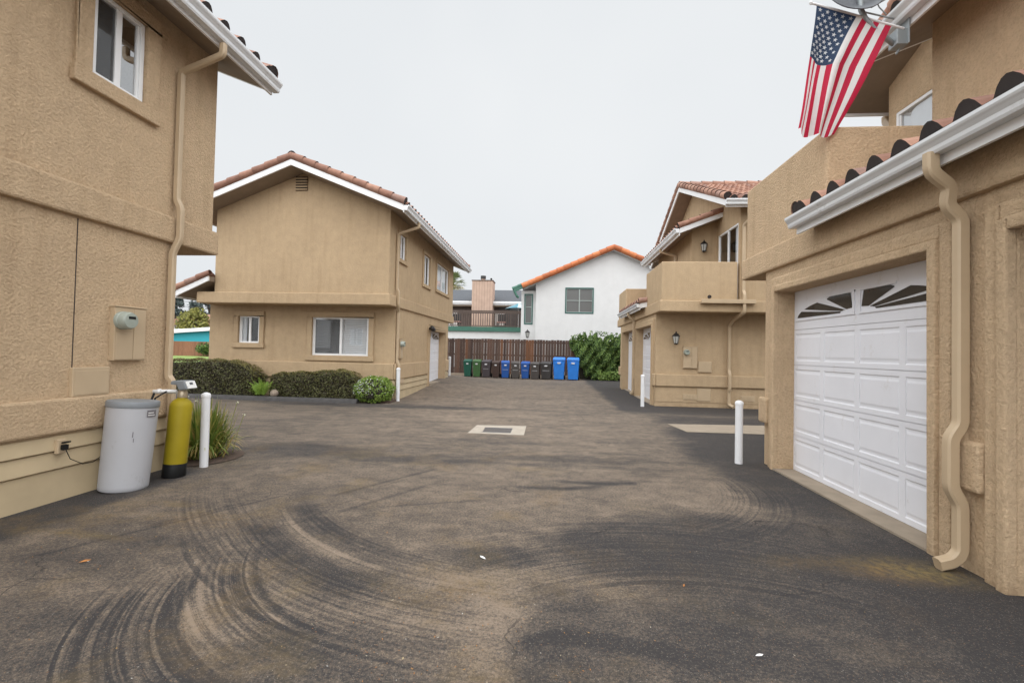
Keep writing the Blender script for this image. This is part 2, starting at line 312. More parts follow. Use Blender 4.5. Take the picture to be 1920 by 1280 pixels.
def build_each(mb, name, mat, parent, **kw):
    """one object per primitive collected in mb (each 8 corners)"""
    out = []
    for i in range(0, len(mb.v), 8):
        q = MB(); q.add(mb.v[i:i+8], [[j-i for j in f] for f in mb.f if i <= f[0] < i+8]); out.append(q.build(name, mat, parent, **kw))
    return out
class MB:
    def __init__(s): s.v = []; s.f = []; s.mi = []; s.rn = []
    def add(s, pts, faces, mi=0, rn=0.5):
        o = len(s.v)
        for p in pts: s.v.append(tuple(p))
        for f in faces: s.f.append([i+o for i in f]); s.mi.append(mi); s.rn.append(rn)
    def hexa(s, p, mi=0, rn=0.5):
        s.add(p, [(0, 3, 2, 1), (4, 5, 6, 7), (0, 1, 5, 4), (1, 2, 6, 5), (2, 3, 7, 6), (3, 0, 4, 7)], mi, rn)
    def box(s, x0, x1, y0, y1, z0, z1, mi=0, rn=0.5):
        s.hexa([(x0, y0, z0), (x1, y0, z0), (x1, y1, z0), (x0, y1, z0), (x0, y0, z1), (x1, y0, z1), (x1, y1, z1), (x0, y1, z1)], mi, rn)
    def fbox(s, fr, u0, u1, d0, d1, z0, z1, mi=0, rn=0.5):
        P = fr
        s.hexa([P(u0, d0, z0), P(u1, d0, z0), P(u1, d1, z0), P(u0, d1, z0), P(u0, d0, z1), P(u1, d0, z1), P(u1, d1, z1), P(u0, d1, z1)], mi, rn)
    def prism(s, poly, vec, mi=0, rn=0.5):
        n = len(poly); q = [tuple(a+b for a, b in zip(p, vec)) for p in poly]
        s.add(list(poly)+q, [tuple(range(n-1, -1, -1)), tuple(range(n, 2*n))] + [(i, (i+1) % n, n+(i+1) % n, n+i) for i in range(n)], mi, rn)
    def sweep(s, path, prof, up=(0, 0, 1), mi=0, rn=0.5, cap=True, scale=None):
        """prof: list of (a,b): a along side vector, b along 'up' like vector"""
        P = [Vector(p) for p in path]; n = len(prof); pts = []
        side = None
        for i, p in enumerate(P):
            if i == 0: t = (P[1]-P[0]).normalized()
            elif i == len(P)-1: t = (P[-1]-P[-2]).normalized()
            else:
                t = ((P[i+1]-p).normalized() + (p-P[i-1]).normalized()).normalized()
            if side is None:
                sd = t.cross(Vector(up))
                if sd.length < 1e-4: sd = t.cross(Vector((1, 0, 0)))
                side = sd.normalized()
            side = (side - t*side.dot(t)).normalized()
            u = side.cross(t).normalized()
            sc = 1.0 if scale is None else scale[i]
            for a, b in prof: pts.append(tuple(p + side*a*sc + u*b*sc))
        fs = []
        for i in range(len(P)-1):
            for j in range(n):
                fs.append((i*n+j, i*n+(j+1) % n, (i+1)*n+(j+1) % n, (i+1)*n+j))
        if cap: fs += [tuple(range(n-1, -1, -1)), tuple(range((len(P)-1)*n, len(P)*n))]
        s.add(pts, fs, mi, rn)
    def tube(s, path, r, n=8, mi=0, rn=0.5, scale=None):
        s.sweep(path, [(r*math.cos(2*math.pi*j/n), r*math.sin(2*math.pi*j/n)) for j in range(n)], mi=mi, rn=rn, scale=scale)
    def lathe(s, prof, c, n=20, mi=0, rn=0.5, axis='z', tilt=None):
        pts = []
        for r, h in prof:
            for j in range(n):
                a = 2*math.pi*j/n
                q = Vector((r*math.cos(a), r*math.sin(a), h))
                if axis == 'x': q = Vector((q.z, q.x, q.y))
                if axis == '-x': q = Vector((-q.z, q.x, q.y))
                if axis == '-y': q = Vector((q.x, -q.z, q.y))
                if tilt: q = tilt @ q
                pts.append(tuple(Vector(c)+q))
        fs = []
        for i in range(len(prof)-1):
            for j in range(n): fs.append((i*n+j, i*n+(j+1) % n, (i+1)*n+(j+1) % n, (i+1)*n+j))
        fs += [tuple(range(n-1, -1, -1)), tuple(range((len(prof)-1)*n, len(prof)*n))]
        s.add(pts, fs, mi, rn)
    def build(s, name, mat, parent=None, bevel=0, seg=2, smooth=False, loc=None, recalc=True):
        me = bpy.data.meshes.new(name)
        org = Vector(loc) if loc is not None else (WL(parent) if parent is not None else Vector((0, 0, 0)))
        vs = [tuple(Vector(XF.f(p)) - org) for p in s.v]
        me.from_pydata(vs, [], s.f)
        mats = mat if isinstance(mat, (list, tuple)) else [mat]
        for m_ in mats: me.materials.append(m_)
        me.polygons.foreach_set('material_index', s.mi)
        at = me.attributes.new('rnd', 'FLOAT', 'FACE'); at.data.foreach_set('value', s.rn)
        if recalc:
            bm = bmesh.new(); bm.from_mesh(me)
            if bevel: bmesh.ops.remove_doubles(bm, verts=bm.verts, dist=1e-4)
            bmesh.ops.recalc_face_normals(bm, faces=bm.faces)
            bm.to_mesh(me); bm.free()
        if smooth: me.polygons.foreach_set('use_smooth', [True]*len(me.polygons))
        me.update()
        o = bpy.data.objects.new(name, me); COL.objects.link(o)
        if loc is not None: o.location = loc
        if parent is not None:
            o.parent = parent; o.location = org - WL(parent)
        WLOC[o.name] = org
        if bevel:
            md = o.modifiers.new('bevel', 'BEVEL'); md.width = bevel; md.segments = seg; md.limit_method = 'ANGLE'; md.angle_limit = R(40)
        return o
WLOC = {}
def WL(o): return WLOC[o.name]
def tag(o, label=None, cat=None, group=None, kind=None):
    if label: o['label'] = label
    if cat: o['category'] = cat
    if group: o['group'] = group
    if kind: o['kind'] = kind
    return o
def thing(name, label, cat, loc, group=None):
    o = bpy.data.objects.new(name, None); COL.objects.link(o)
    o.location = loc; o.empty_display_size = 0.2; WLOC[o.name] = Vector(loc)
    return tag(o, label, cat, group)
def smooth_angle(o, deg=40):
    me = o.data
    bm = bmesh.new(); bm.from_mesh(me)
    for f in bm.faces: f.smooth = True
    for e in bm.edges:
        if len(e.link_faces) == 2 and e.calc_face_angle(0) > R(deg): e.smooth = False
    bm.to_mesh(me); bm.free(); return o

def wall(mb, fr, u0, u1, z0, z1, holes=(), reveal=0.15, mi=0):
    """rectangular wall sheet with openings and their reveals"""
    us = sorted({u0, u1, *[h[0] for h in holes], *[h[1] for h in holes]})
    zs = sorted({z0, z1, *[h[2] for h in holes], *[h[3] for h in holes]})
    for a, b in zip(us, us[1:]):
        for c, d in zip(zs, zs[1:]):
            um, zm = (a+b)/2, (c+d)/2
            if any(h[0] < um < h[1] and h[2] < zm < h[3] for h in holes): continue
            mb.add([fr(a, 0, c), fr(b, 0, c), fr(b, 0, d), fr(a, 0, d)], [(0, 1, 2, 3)], mi)
    for h in holes:
        a, b, c, d = h[:4]; r = h[4] if len(h) > 4 else reveal
        for (p, q) in (((a, c), (a, d)), ((b, c), (b, d)), ((a, d), (b, d)), ((a, c), (b, c))):
            mb.add([fr(p[0], 0, p[1]), fr(q[0], 0, q[1]), fr(q[0], -r, q[1]), fr(p[0], -r, p[1])], [(0, 1, 2, 3)], mi)
def frame_x(x, s):   # wall plane x = const, outward normal s*x ; u = y
    return lambda u, d, z: (x + s*d, u, z)
def frame_y(y, s):
    return lambda u, d, z: (u, y + s*d, z)

def ring_boxes(mb, fr, u0, u1, z0, z1, wdt, d0, d1, bottom=True, ext=0.0):
    mb.fbox(fr, u0-wdt, u0, d0, d1, z0 if not bottom else z0-wdt, z1+wdt)
    mb.fbox(fr, u1, u1+wdt, d0, d1, z0 if not bottom else z0-wdt, z1+wdt)
    mb.fbox(fr, u0, u1, d0, d1, z1, z1+wdt)
    if bottom: mb.fbox(fr, u0, u1, d0, d1, z0-wdt, z0)

def window(house, fr, u0, u1, z0, z1, style='slide', trim=0.12, fm='vinyl', depth=0.05, stucco_m='stucco', glass='glass', screen=None):
    """sliding window: white frame > panes, covering ; plus its stucco surround"""
    fw = 0.045
    m = MB()
    ring_boxes(m, fr, u0+fw, u1-fw, z0+fw, z1-fw, fw-0.002, -depth-0.03, -depth+0.025)
    um = (u0+u1)/2
    if style in ('slide', 'blind', 'grid', 'curtain', 'sliver'):
        m.fbox(fr, um-0.03, um+0.03, -depth-0.02, -depth+0.02, z0+fw, z1-fw)
        m.fbox(fr, u0+fw, u0+fw+0.025, -depth-0.015, -depth+0.012, z0+fw, z1-fw)
        m.fbox(fr, u1-fw-0.025, u1-fw, -depth-0.015, -depth+0.012, z0+fw, z1-fw)
    if style in ('grid', 'grid1'):
        zm = (z0+z1)/2
        m.fbox(fr, u0+fw, u1-fw, -depth-0.018, -depth+0.015, zm-0.02, zm+0.02)
    wnd = m.build('window', M[fm], house, bevel=0.004)
    g = MB()
    q = fw*.8; g.add([fr(u0+q, -depth-.006, z0+q), fr(u1-q, -depth-.006, z0+q), fr(u1-q, -depth-.006, z1-q), fr(u0+q, -depth-.006, z1-q)], [(0, 1, 2, 3)])
    g.build('pane', M[glass], wnd)
    if screen:
        sc = MB(); sa, sb = (u0+.06, um-.03) if screen < 0 else (um+.03, u1-.06)
        sc.fbox(fr, sa, sb, -depth+0.001, -depth+0.004, z0+.06, z1-.06); sc.build('insect_screen', M['mesh'], wnd)
    if style == 'blind':
        b = MB()
        n = int((z1-z0)/0.05)
        for i in range(n):
            z = z0 + 0.03 + i*0.05
            b.hexa([fr(u0+.05, -.112, z+.008), fr(u1-.05, -.112, z+.008), fr(u1-.05, -.088, z), fr(u0+.05, -.088, z),
                    fr(u0+.05, -.112, z+.054), fr(u1-.05, -.112, z+.054), fr(u1-.05, -.088, z+.034), fr(u0+.05, -.088, z+.034)])
        b.build('blind', M['curtain'], wnd)
        sc = MB(); sc.fbox(fr, u0+.06, um-.03, -depth+0.001, -depth+0.004, z0+.06, z1-.06)
        sc.build('insect_screen', M['mesh'], wnd)
    if style in ('curtain', 'sliver'):
        b = MB(); n = 26
        pts = []; fs = []
        ua, ub = (u0+.03, u1-.03) if style == 'curtain' else (u0+.03, u0+.03+(u1-u0)*.22)
        for i in range(n+1):
            u = ua + (ub-ua)*i/n; d = -depth-.05 + 0.016*math.sin(i*1.9)
            pts += [fr(u, d, z0+.02), fr(u, d, z1-.02)]
        for i in range(n): fs.append((2*i, 2*i+2, 2*i+3, 2*i+1))
        b.add(pts, fs); b.build('curtain', M['curtain'], wnd, smooth=True)
    rm = MB()                                           # dark backing sheet: the unlit room's shade is put into its colour
    rm.add([fr(u0-.3, -.9, z0-.3), fr(u1+.3, -.9, z0-.3), fr(u1+.3, -.9, z1+.3), fr(u0-.3, -.9, z1+.3)], [(0, 1, 2, 3)])
    rm.build('dark_backing', M['room_shade'], wnd)
    if trim:
        t = MB(); tw = trim
        t.fbox(fr, u0-tw, u0, -0.01, 0.04, z0, z1)
        t.fbox(fr, u1, u1+tw, -0.01, 0.04, z0, z1)
        t.fbox(fr, u0-tw, u1+tw, -0.01, 0.04, z1, z1+tw)
        t.fbox(fr, u0-tw-.02, u1+tw+.02, -0.01, 0.055, z0-tw, z0)
        t.build('window_surround', M[stucco_m], wnd, bevel=0.012)
    return wnd
def meshscreen():
    m, nt, b = new_mat('screen_mesh'); nt.nodes.remove(b)
    d = nd(nt, 'ShaderNodeBsdfDiffuse'); d.inputs[0].default_value = (0.08, 0.08, 0.08, 1)
    t = nd(nt, 'ShaderNodeBsdfTransparent'); mx = nd(nt, 'ShaderNodeMixShader'); mx.inputs[0].default_value = 0.36
    nt.links.new(t.outputs[0], mx.inputs[1]); nt.links.new(d.outputs[0], mx.inputs[2])
    nt.links.new(mx.outputs[0], nt.nodes['Material Output'].inputs[0]); return m
M['mesh'] = meshscreen()

def garage_door(house, fr, u0, u1, z0, z1, depth, label=None):
    """sectional door: 5 sections, 4 columns of raised panels, sunburst lights in the top section"""
    m = MB(); D = -depth
    n_sec = 5; hs = (z1-z0)*.785/4; cw = (u1-u0)/4; top = z1-z0-4*hs
    def cell(a, b, c, d):
        # raised panel with sloping borders
        r = [(0.0, 0.0), (0.04, 0.0), (0.05, -0.007), (0.066, -0.007), (0.085, -0.002)]
        rings = []
        mu, mz = 1.0, 1.15
        for ins, dep in r:
            i, j = (.035+(ins-.04)*.22 if ins else 0), ins*mz
            rings.append([fr(a+i, D+dep, c+j), fr(b-i, D+dep, c+j), fr(b-i, D+dep, d-j), fr(a+i, D+dep, d-j)])
        pts = [p for q in rings for p in q]; fs = []
        for q in range(len(rings)-1):
            for s_ in range(4): fs.append((q*4+s_, q*4+(s_+1) % 4, (q+1)*4+(s_+1) % 4, (q+1)*4+s_))
        e = (len(rings)-1)*4; fs.append((e, e+1, e+2, e+3))
        m.add(pts, fs)
    for i in range(n_sec-1):
        c, d = z0+i*hs, z0+(i+1)*hs-0.006
        for j in range(4): cell(u0+j*cw, u0+(j+1)*cw, c, d)
        m.fbox(fr, u0, u1, D-0.03, D-0.008, d-0.004, d+0.008)
    c = z0+4*hs
    m.fbox(fr, u0, u1, D-0.03, D, c, z1+0.02)
    gd = m.build('garage_door', M['door'], house)
    if label: gd['label'] = label
    # sunburst lights
    g = MB(); fm = MB()
    um = (u0+u1)/2; zb = c + 0.13; hh = .19
    for s_ in (-1, 1):
        cx = um + s_*0.06; a = 0.44*(u1-u0); 
        fm.fbox(fr, min(cx-s_*.03, cx+s_*(a+.03)), max(cx-s_*.03, cx+s_*(a+.03)), D-.001, D+.012, zb-.03, zb-.008)
        fm.fbox(fr, min(cx-s_*.03, cx-s_*.004), max(cx-s_*.03, cx-s_*.004), D-.001, D+.012, zb-.008, zb+hh+.02)
        fm.fbox(fr, min(cx-s_*.03, cx+s_*a*.45), max(cx-s_*.03, cx+s_*a*.45), D-.001, D+.010, zb+hh+.004, zb+hh+.022)
        for (t0, t1) in ((2, 24), (31, 53), (60, 88)):
            pts = []; n = 9
            for q in range(n+1):
                th = R(t0+(t1-t0)*q/n)
                ex, ez = a*math.cos(th), hh*math.sin(th)
                if t0 == 60:                                  # square outer corner by the middle stile
                    ex = min(a*0.42, hh/math.tan(th) * a/hh) if th < R(89) else 0; ez = hh if ex < a*.41 else ez
                pts.append((cx+s_*ex, zb+ez))
            inner = []
            for q in range(4):
                th = R(t1+(t0-t1)*q/3); inner.append((cx+s_*a*0.2*math.cos(th), zb+hh*0.2*math.sin(th)))
            poly = pts+inner
            g.prism([fr(p[0], D+0.002, p[1]) for p in poly], tuple(Vector(fr(0, 0.003, 0))-Vector(fr(0, 0, 0))))
    g.build('pane', M['glass_dark'], gd)
    fm.build('sunburst_bars', M['door'], gd)
    return gd

def garage_surround(house, fr, u0, u1, z0, z1, sm='stucco'):
    t = MB(); tw = 0.17
    for a, b, e in ((tw, 0.07, 0.035), (0.07, 0.0, 0.06)):
        t.fbox(fr, u0-a, u0-b, -0.01, e, z0, z1+a)
        t.fbox(fr, u1+b, u1+a, -0.01, e, z0, z1+a)
        t.fbox(fr, u0-b, u1+b, -0.01, e, z1+b, z1+a)
    t.build('door_surround', M[sm], house, bevel=0.014)

GUT = [(0, 0), (0.075, 0), (0.085, 0.02), (0.088, 0.05), (0.105, 0.075), (0.118, 0.09), (0.125, 0.105), (0.125, 0.13), (0.112, 0.13), (0.108, 0.115), (0, 0.118)]
def gutter(house, p0, p1, out, name='gutter', mat='gutter', gs=1.0):
    """p0->p1 lower back corner, out = outward unit vector"""
    m = MB(); o = Vector(out)
    poly = [tuple(Vector(p0)+o*a*gs+Vector((0, 0, b*gs))) for a, b in GUT]
    m.prism(poly, tuple(Vector(p1)-Vector(p0)))
    return m.build(name, M[mat], house)
def rect_prof(a, b, r=0.012):
    a, b = a/2, b/2
    return [(-a+r, -b), (a-r, -b), (a, -b+r), (a, b-r), (a-r, b), (-a+r, b), (-a, b-r), (-a, -b+r)]
def downspout(house, path, up, wd=0.085, dp=0.07, mat='tanpaint'):
    # soften the elbows
    P = [Vector(p) for p in path]; q = [P[0]]
    for i in range(1, len(P)-1):
        a, b, c = P[i-1], P[i], P[i+1]; r = min(0.04, (a-b).length*.45, (c-b).length*.45)
        s0 = b+(a-b).normalized()*r; s1 = b+(c-b).normalized()*r
        for t in (0, .25, .5, .75, 1): q.append(s0*(1-t)**2+b*2*t*(1-t)+s1*t*t)
    q.append(P[-1])
    m = MB(); m.sweep(q, rect_prof(wd, dp), up)
    for p in path[1:-1]:                                    # sleeve joints next to elbows
        pass
    o = m.build('downspout', M[mat], house); smooth_angle(o, 35); return o

def tile_slope(mb, O, U, W, V, S, period=0.27, amp=0.092, course=0.36, eave_drop=0.11):
    """barrel tile field. O eave corner, U unit along eave, V unit up slope; slots: 0 tile, 1 closure"""
    O, U, V = Vector(O), Vector(U), Vector(V); N = U.cross(V).normalized()
    if N.z < 0: N = -N
    ns = 8; nu = max(1, round(W/period)); per = W/nu
    prof = []
    for i in range(nu*ns+1):
        x = i/ns; ph = (x % 1.0)
        h = math.sin(math.pi*min(1, max(0, (ph-0.14)/0.72)))
        prof.append((i/ns*per, amp*(max(0, h)**0.75)))
    nc = max(1, round(S/course)); cl = S/nc
    rows = []
    for c in range(nc):
        rows.append((c*cl, 0.03)); rows.append(((c+1)*cl, 0.0))
    base = len(mb.v)
    jit = {}
    for r_, (v_, off) in enumerate(rows):
        for (u_, h) in prof:
            mb.v.append(tuple(O + U*u_ + V*v_ + N*(h+off+0.015)))
    npf = len(prof)
    for r_ in range(len(rows)-1):
        for i in range(npf-1):
            a = base+r_*npf+i
            key = (r_//2, i//ns)
            if key not in jit: jit[key] = random.random()
            mb.f.append([a, a+1, a+1+npf, a+npf]); mb.mi.append(0); mb.rn.append(jit[key])
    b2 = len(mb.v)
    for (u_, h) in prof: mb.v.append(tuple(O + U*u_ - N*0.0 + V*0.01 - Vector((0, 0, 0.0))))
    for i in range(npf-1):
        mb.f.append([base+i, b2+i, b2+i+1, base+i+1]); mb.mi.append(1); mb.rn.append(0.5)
def barrels(mb, p0, p1, r=0.085, step=0.34, up=(0, 0, 1)):
    """row of overlapping barrel tiles from the low end p0 to the high end p1"""
    p0, p1 = Vector(p0), Vector(p1); n = max(1, round((p1-p0).length/step)); d = (p1-p0)/n
    for i in range(n):
        a = p0+d*i; b = a+d*1.12
        lift = Vector((0, 0, 0.012))
        pf = [(r*math.cos(t), r*math.sin(t)) for t in [2*math.pi*j/12 for j in range(12)]]
        mb.sweep([a+lift, b-lift*0.4], pf, up, rn=random.random(), scale=[1.0, 0.86], cap=False)
        mb.sweep([a+lift+d.normalized()*.012, a+lift+d.normalized()*.02], pf, up, mi=1, scale=[.97, .97])  # dark disc: shade inside the hollow tile end, put into the colour

def gable_roof(house, ax, r_lo, r_hi, c, zr, half, slope, tile='tile', thick=0.05, bw=0.17, ends=(1, 1), gut=True, barge='white', soffit='soffit', period=0.27, rake=True, halves=(None, None), brl=0.1):
    """ax = axis of the ridge ('x'/'y'); ridge from r_lo to r_hi at cross position c, underside height zr at the ridge"""
    def P(a, b, z): return (a, b, z) if ax == 'x' else (b, a, z)
    ln = r_hi-r_lo; cs = 1/math.sqrt(1+slope*slope)
    tb = MB(); sf = MB(); bb = []; fa = []; rks = []; rg = MB()
    for s_ in (-1, 1):
        hf = halves[0 if s_ < 0 else 1] or half
        ze = zr-slope*hf; e = c+s_*hf
        V = Vector(P(0, -s_*cs, 0)) + Vector((0, 0, slope*cs)); U = Vector(P(1, 0, 0))
        tile_slope(tb, P(r_lo+.03, e+s_*0.06, ze+bw-0.03-slope*.06), U, ln-.06, V, (hf+.06)/cs-.02, period)
        # boarded underside
        sf.hexa([P(r_lo+.04, e, ze), P(r_hi-.04, e, ze), P(r_hi-.04, c, zr), P(r_lo+.04, c, zr),
                 P(r_lo+.04, e, ze+bw-.05), P(r_hi-.04, e, ze+bw-.05), P(r_hi-.04, c, zr+bw-.05), P(r_lo+.04, c, zr+bw-.05)])
        for q, on in zip((r_lo, r_hi-0.04), ends):
            if not on: continue
            bb.append(MB()); bb[-1].hexa([P(q, e, ze), P(q+.04, e, ze), P(q+.04, c, zr), P(q, c, zr),
                     P(q, e, ze+bw), P(q+.04, e, ze+bw), P(q+.04, c, zr+bw), P(q, c, zr+bw)])
            if rake:
                rk = MB(); rks.append(rk)
                x = q+0.03 if q == r_lo else q+.01
                barrels(rk, P(x, e+s_*.05, ze+bw+.045), P(x, c, zr+bw+.06), brl, 0.33 if brl < .12 else .45)
        if gut:
            fa.append(MB()); fa[-1].hexa([P(r_lo, e, ze-.04), P(r_hi, e, ze-.04), P(r_hi, e+s_*.025, ze-.04), P(r_lo, e+s_*.025, ze-.04),
                     P(r_lo, e, ze+bw-.06), P(r_hi, e, ze+bw-.06), P(r_hi, e+s_*.025, ze+bw-.06), P(r_lo, e+s_*.025, ze+bw-.06)])
            gutter(house, P(r_lo-.03, e+s_*.026, ze+.0), P(r_hi+.03, e+s_*.026, ze+.0), P(0, s_, 0))
    barrels(rg, P(r_lo, c, zr+bw+.06), P(r_hi, c, zr+bw+.06), 0.11, 0.36)
    rf = tb.build('roof', [M[tile], M['closure']], house, recalc=False)
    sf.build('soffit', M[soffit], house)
    for b_ in bb: b_.build('barge_board', M[barge], house)
    for b_ in fa: b_.build('fascia', M[barge], house)
    for rk in rks: smooth_angle(rk.build('rake_tiles', [M[tile], M['closure']], rf), 50)
    smooth_angle(rg.build('ridge_tiles', [M[tile], M['closure']], rf), 50)
    return rf

def shed_roof(house, p_lo, p_hi, y0, y1, z_lo, z_hi, out_sign, ends=(0, 0), tile='tile', bw=0.17, period=0.27, gut=True, fascia_drop=0.0, gs=1.0):
    """slope rising from x=p_lo to x=p_hi, running along y"""
    slope = (z_hi-z_lo)/abs(p_hi-p_lo); cs = 1/math.sqrt(1+slope*slope); s_ = out_sign
    tb = MB(); sf = MB(); bb = []; fa = MB(); rks = []
    tile_slope(tb, (p_lo+s_*.06, y0+.03, z_lo+bw-.03-slope*.06), (0, 1, 0), y1-y0-.06, (-s_*cs, 0, slope*cs), (abs(p_hi-p_lo)+.06)/cs, period)
    sf.hexa([(p_lo, y0+.04, z_lo), (p_lo, y1-.04, z_lo), (p_hi, y1-.04, z_hi), (p_hi, y0+.04, z_hi),
             (p_lo, y0+.04, z_lo+bw-.05), (p_lo, y1-.04, z_lo+bw-.05), (p_hi, y1-.04, z_hi+bw-.05), (p_hi, y0+.04, z_hi+bw-.05)])
    for y, on in zip((y0, y1-.04), ends):
        if not on: continue
        bb.append(MB()); bb[-1].hexa([(p_lo, y, z_lo), (p_lo, y+.04, z_lo), (p_hi, y+.04, z_hi), (p_hi, y, z_hi), (p_lo, y, z_lo+bw), (p_lo, y+.04, z_lo+bw), (p_hi, y+.04, z_hi+bw), (p_hi, y, z_hi+bw)])
        rk = MB(); rks.append(rk); barrels(rk, (p_lo+s_*.05, y+.02, z_lo+bw+.03), (p_hi, y+.02, z_hi+bw+.03), 0.085, 0.33)
    rf = tb.build('roof', [M[tile], M['closure']], house, recalc=False)
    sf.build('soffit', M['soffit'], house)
    if any(ends):
        for b_ in bb: b_.build('barge_board', M['white'], house)
        for rk in rks: smooth_angle(rk.build('rake_tiles', [M[tile], M['closure']], rf), 50)
    if gut:
        fa.box(min(p_lo, p_lo+s_*.025), max(p_lo, p_lo+s_*.025), y0, y1, z_lo-.05-fascia_drop, z_lo+bw-.06)
        fa.build('fascia', M['white'], house)
        gutter(house, (p_lo+s_*.026, y0-.03, z_lo+.13*(1-gs)), (p_lo+s_*.026, y1+.03, z_lo+.13*(1-gs)), (s_, 0, 0), gs=gs)
    return rf

# ------------------------------------------------------------------ ground
def ss(a, b, x):
    t = np.clip((x-a)/(b-a), 0, 1); return t*t*(3-2*t)
def gh(x, y):
    x = np.asarray(x, float); y = np.asarray(y, float)
    return 0.30*ss(11.5, 18.5, y)*ss(-1.5, -4.3, x)*(1-0.9*ss(18.8, 22, y)*ss(-9, -5, x))
def gz(x, y): return float(gh(x, y))
def vnoise(x, y, seed):
    r_ = np.random.default_rng(seed); tab = r_.random((256, 256))
    xi = np.floor(x).astype(int); yi = np.floor(y).astype(int); fx = x-xi; fy = y-yi
    fx = fx*fx*(3-2*fx); fy = fy*fy*(3-2*fy)
    g = lambda a, b: tab[a % 256, b % 256]
    return (g(xi, yi)*(1-fx)+g(xi+1, yi)*fx)*(1-fy)+(g(xi, yi+1)*(1-fx)+g(xi+1, yi+1)*fx)*fy
def fbm(x, y, seed, o=4):
    s = 0; a = 0.5; t = 0
    for i in range(o):
        s = s+a*vnoise(x*2**i, y*2**i, seed+i); t += a; a *= 0.55
    return s/t
def make_ground():
    xs = np.concatenate([[-900, -300, -120, -70, -50, -38, -30, -24, -20, -17, -14, -12, -10.5], np.arange(-9.5, -5.0, 0.25), np.arange(-5.0, -3.3, 0.03), np.arange(-3.3, -0.2, 0.0105), np.arange(-0.2, 3.3, 0.02), np.arange(3.3, 8, 0.3), [9, 11, 14, 18, 25, 40, 80, 250, 900]])
    ys = np.concatenate([[-900, -200, -60, -20, -8, -3, -1, 0, 0.7, 1.1], np.arange(1.4, 4.4, 0.0105), np.arange(4.4, 7.0, 0.024), np.arange(7.0, 12, 0.05), np.arange(12, 25, 0.12), [25.5, 26.5, 28, 31, 35, 40, 48, 60, 90, 160, 400, 900]])
    X, Y = np.meshgrid(xs, ys, indexing='ij'); Z = gh(X, Y)
    Xw_ = lambda x, y: x+.6*(fbm(x*.6, y*.6, 71)-.5)
    Xw = X+(fbm(X*1.4, Y*1.4, 31)-.5)*.35; Yw = Y+(fbm(X*1.4, Y*1.4, 37)-.5)*.35
    wear = 0.56+0.20*(fbm(X*0.7+3, Y*0.7, 5)-.5)+0.22*(fbm(X*1.3, Y*3.0, 11)-.5)+0.40*(fbm(X*4, Y*7, 12)-.5)+0.42*(fbm(X*14, Y*18, 13)-.5)
    # dark scuffs drawn out by turning tyres, mostly across the court
    sc_ = fbm(Xw_(X, Y)*0.9, Y*5.5, 61, 4); wear -= 0.9*np.clip(sc_-.60, 0, .2)*ss(3.8, 5.5, Y)
    def blob(cx, cy, rx, ry, s, soft=0.45):
        d = np.sqrt(((Xw-cx)/rx)**2+((Yw-cy)/ry)**2); return s*(1-ss(1-soft, 1+soft, d))
    # sealed, less worn asphalt: along both rows of houses and the near right
    wear -= 0.55*ss(1.75, 2.3, Xw+0.35*(fbm(Y*.5, X*0+2, 8)-.5))*ss(3.3, 4.6, Yw)*(1-ss(8.3, 9.3, Yw))
    wear -= 0.42*ss(0.1, 1.2, Xw+.5*(fbm(X*1.2, Y*1.2, 9)-.5))*(1-ss(3.2, 4.2, Yw))+.25*ss(1.6, 2.4, X)*(1-ss(3.2, 4.2, Yw))
    wear -= 0.85*ss(1.5, 2.0, Xw)*ss(10.5, 11.6, Yw)
    wear -= 0.45*ss(8.8, 9.8, Yw)*(1-ss(10, 11, Yw))*ss(2.0, 2.5, Xw)
    wear -= 0.85*ss(-3.55, -3.85, Xw)*(1-ss(4.3, 4.9, Yw))
    wear -= blob(0.5, 3.35, 0.55, 0.5, 0.28) + blob(-0.35, 3.05, 0.3, 0.17, 0.42)
    wear -= blob(1.3, 3.9, 0.7, 0.3, 0.3) + blob(0.7, 3.3, 0.8, 0.3, 0.2) + blob(-0.9, 1.9, 0.5, 0.35, 0.35) + blob(-2.35, 1.85, 0.7, 0.45, 0.2) + blob(0.15, 2.1, 0.25, 0.6, .3)
    wear -= blob(-2.9, 2.9, 0.5, 0.35, 0.2) + blob(-4.3, 10.7, 3.5, 0.35, 0.35)
    wear -= blob(-3.2, 5.9, 0.9, 0.35, 0.35) + blob(-1.6, 5.6, 0.9, 0.25, 0.3) + blob(0.3, 5.9, 1.0, 0.18, 0.25)+ blob(-0.8, 6.9, 1.0, 0.2, 0.2)
    wear += blob(-0.55, 2.35, 0.45, 0.5, 0.22) + blob(-0.2, 4.8, 2.2, 0.9, 0.12) + blob(-0.3, 8.5, 3, 2.2, 0.1)+ blob(-1.5, 14, 2.5, 4.5, 0.12)
    # tyre scrubbing: families of concentric arcs
    def ring(cx, cy, r, wd, s, px, py, pr):
        d = np.hypot(X-cx, Y-cy)-r; m = np.exp(-(np.hypot(X-px, Y-py)/pr)**4)
        return 1.35*s*np.exp(-(d/wd)**2)*m*(0.5+1.0*fbm(X*9, Y*9, 77, 2))
    masks = []
    def tmask(i, r0, r1, px, py, pr, st, sf=.06):
        cx, cy, _ = TREADS[i]; d = np.hypot(X-cx, Y-cy)
        masks.append(st*ss(r0-sf, r0+sf, d)*(1-ss(r1-sf, r1+sf, d))*np.exp(-(np.hypot(X-px, Y-py)/pr)**4)*(.32+1.3*np.clip(fbm(X*2.3, Y*2.3, 80+i, 4)-.2, 0, 1)))
    tmask(0, 1.24, 1.72, -1.85, 2.02, .75, 1.0); tmask(1, 1.48, 1.92, -1.62, 2.45, .62, .9); tmask(2, 2.5, 3.6, -1.4, 2.8, 1.15, .8, .12)
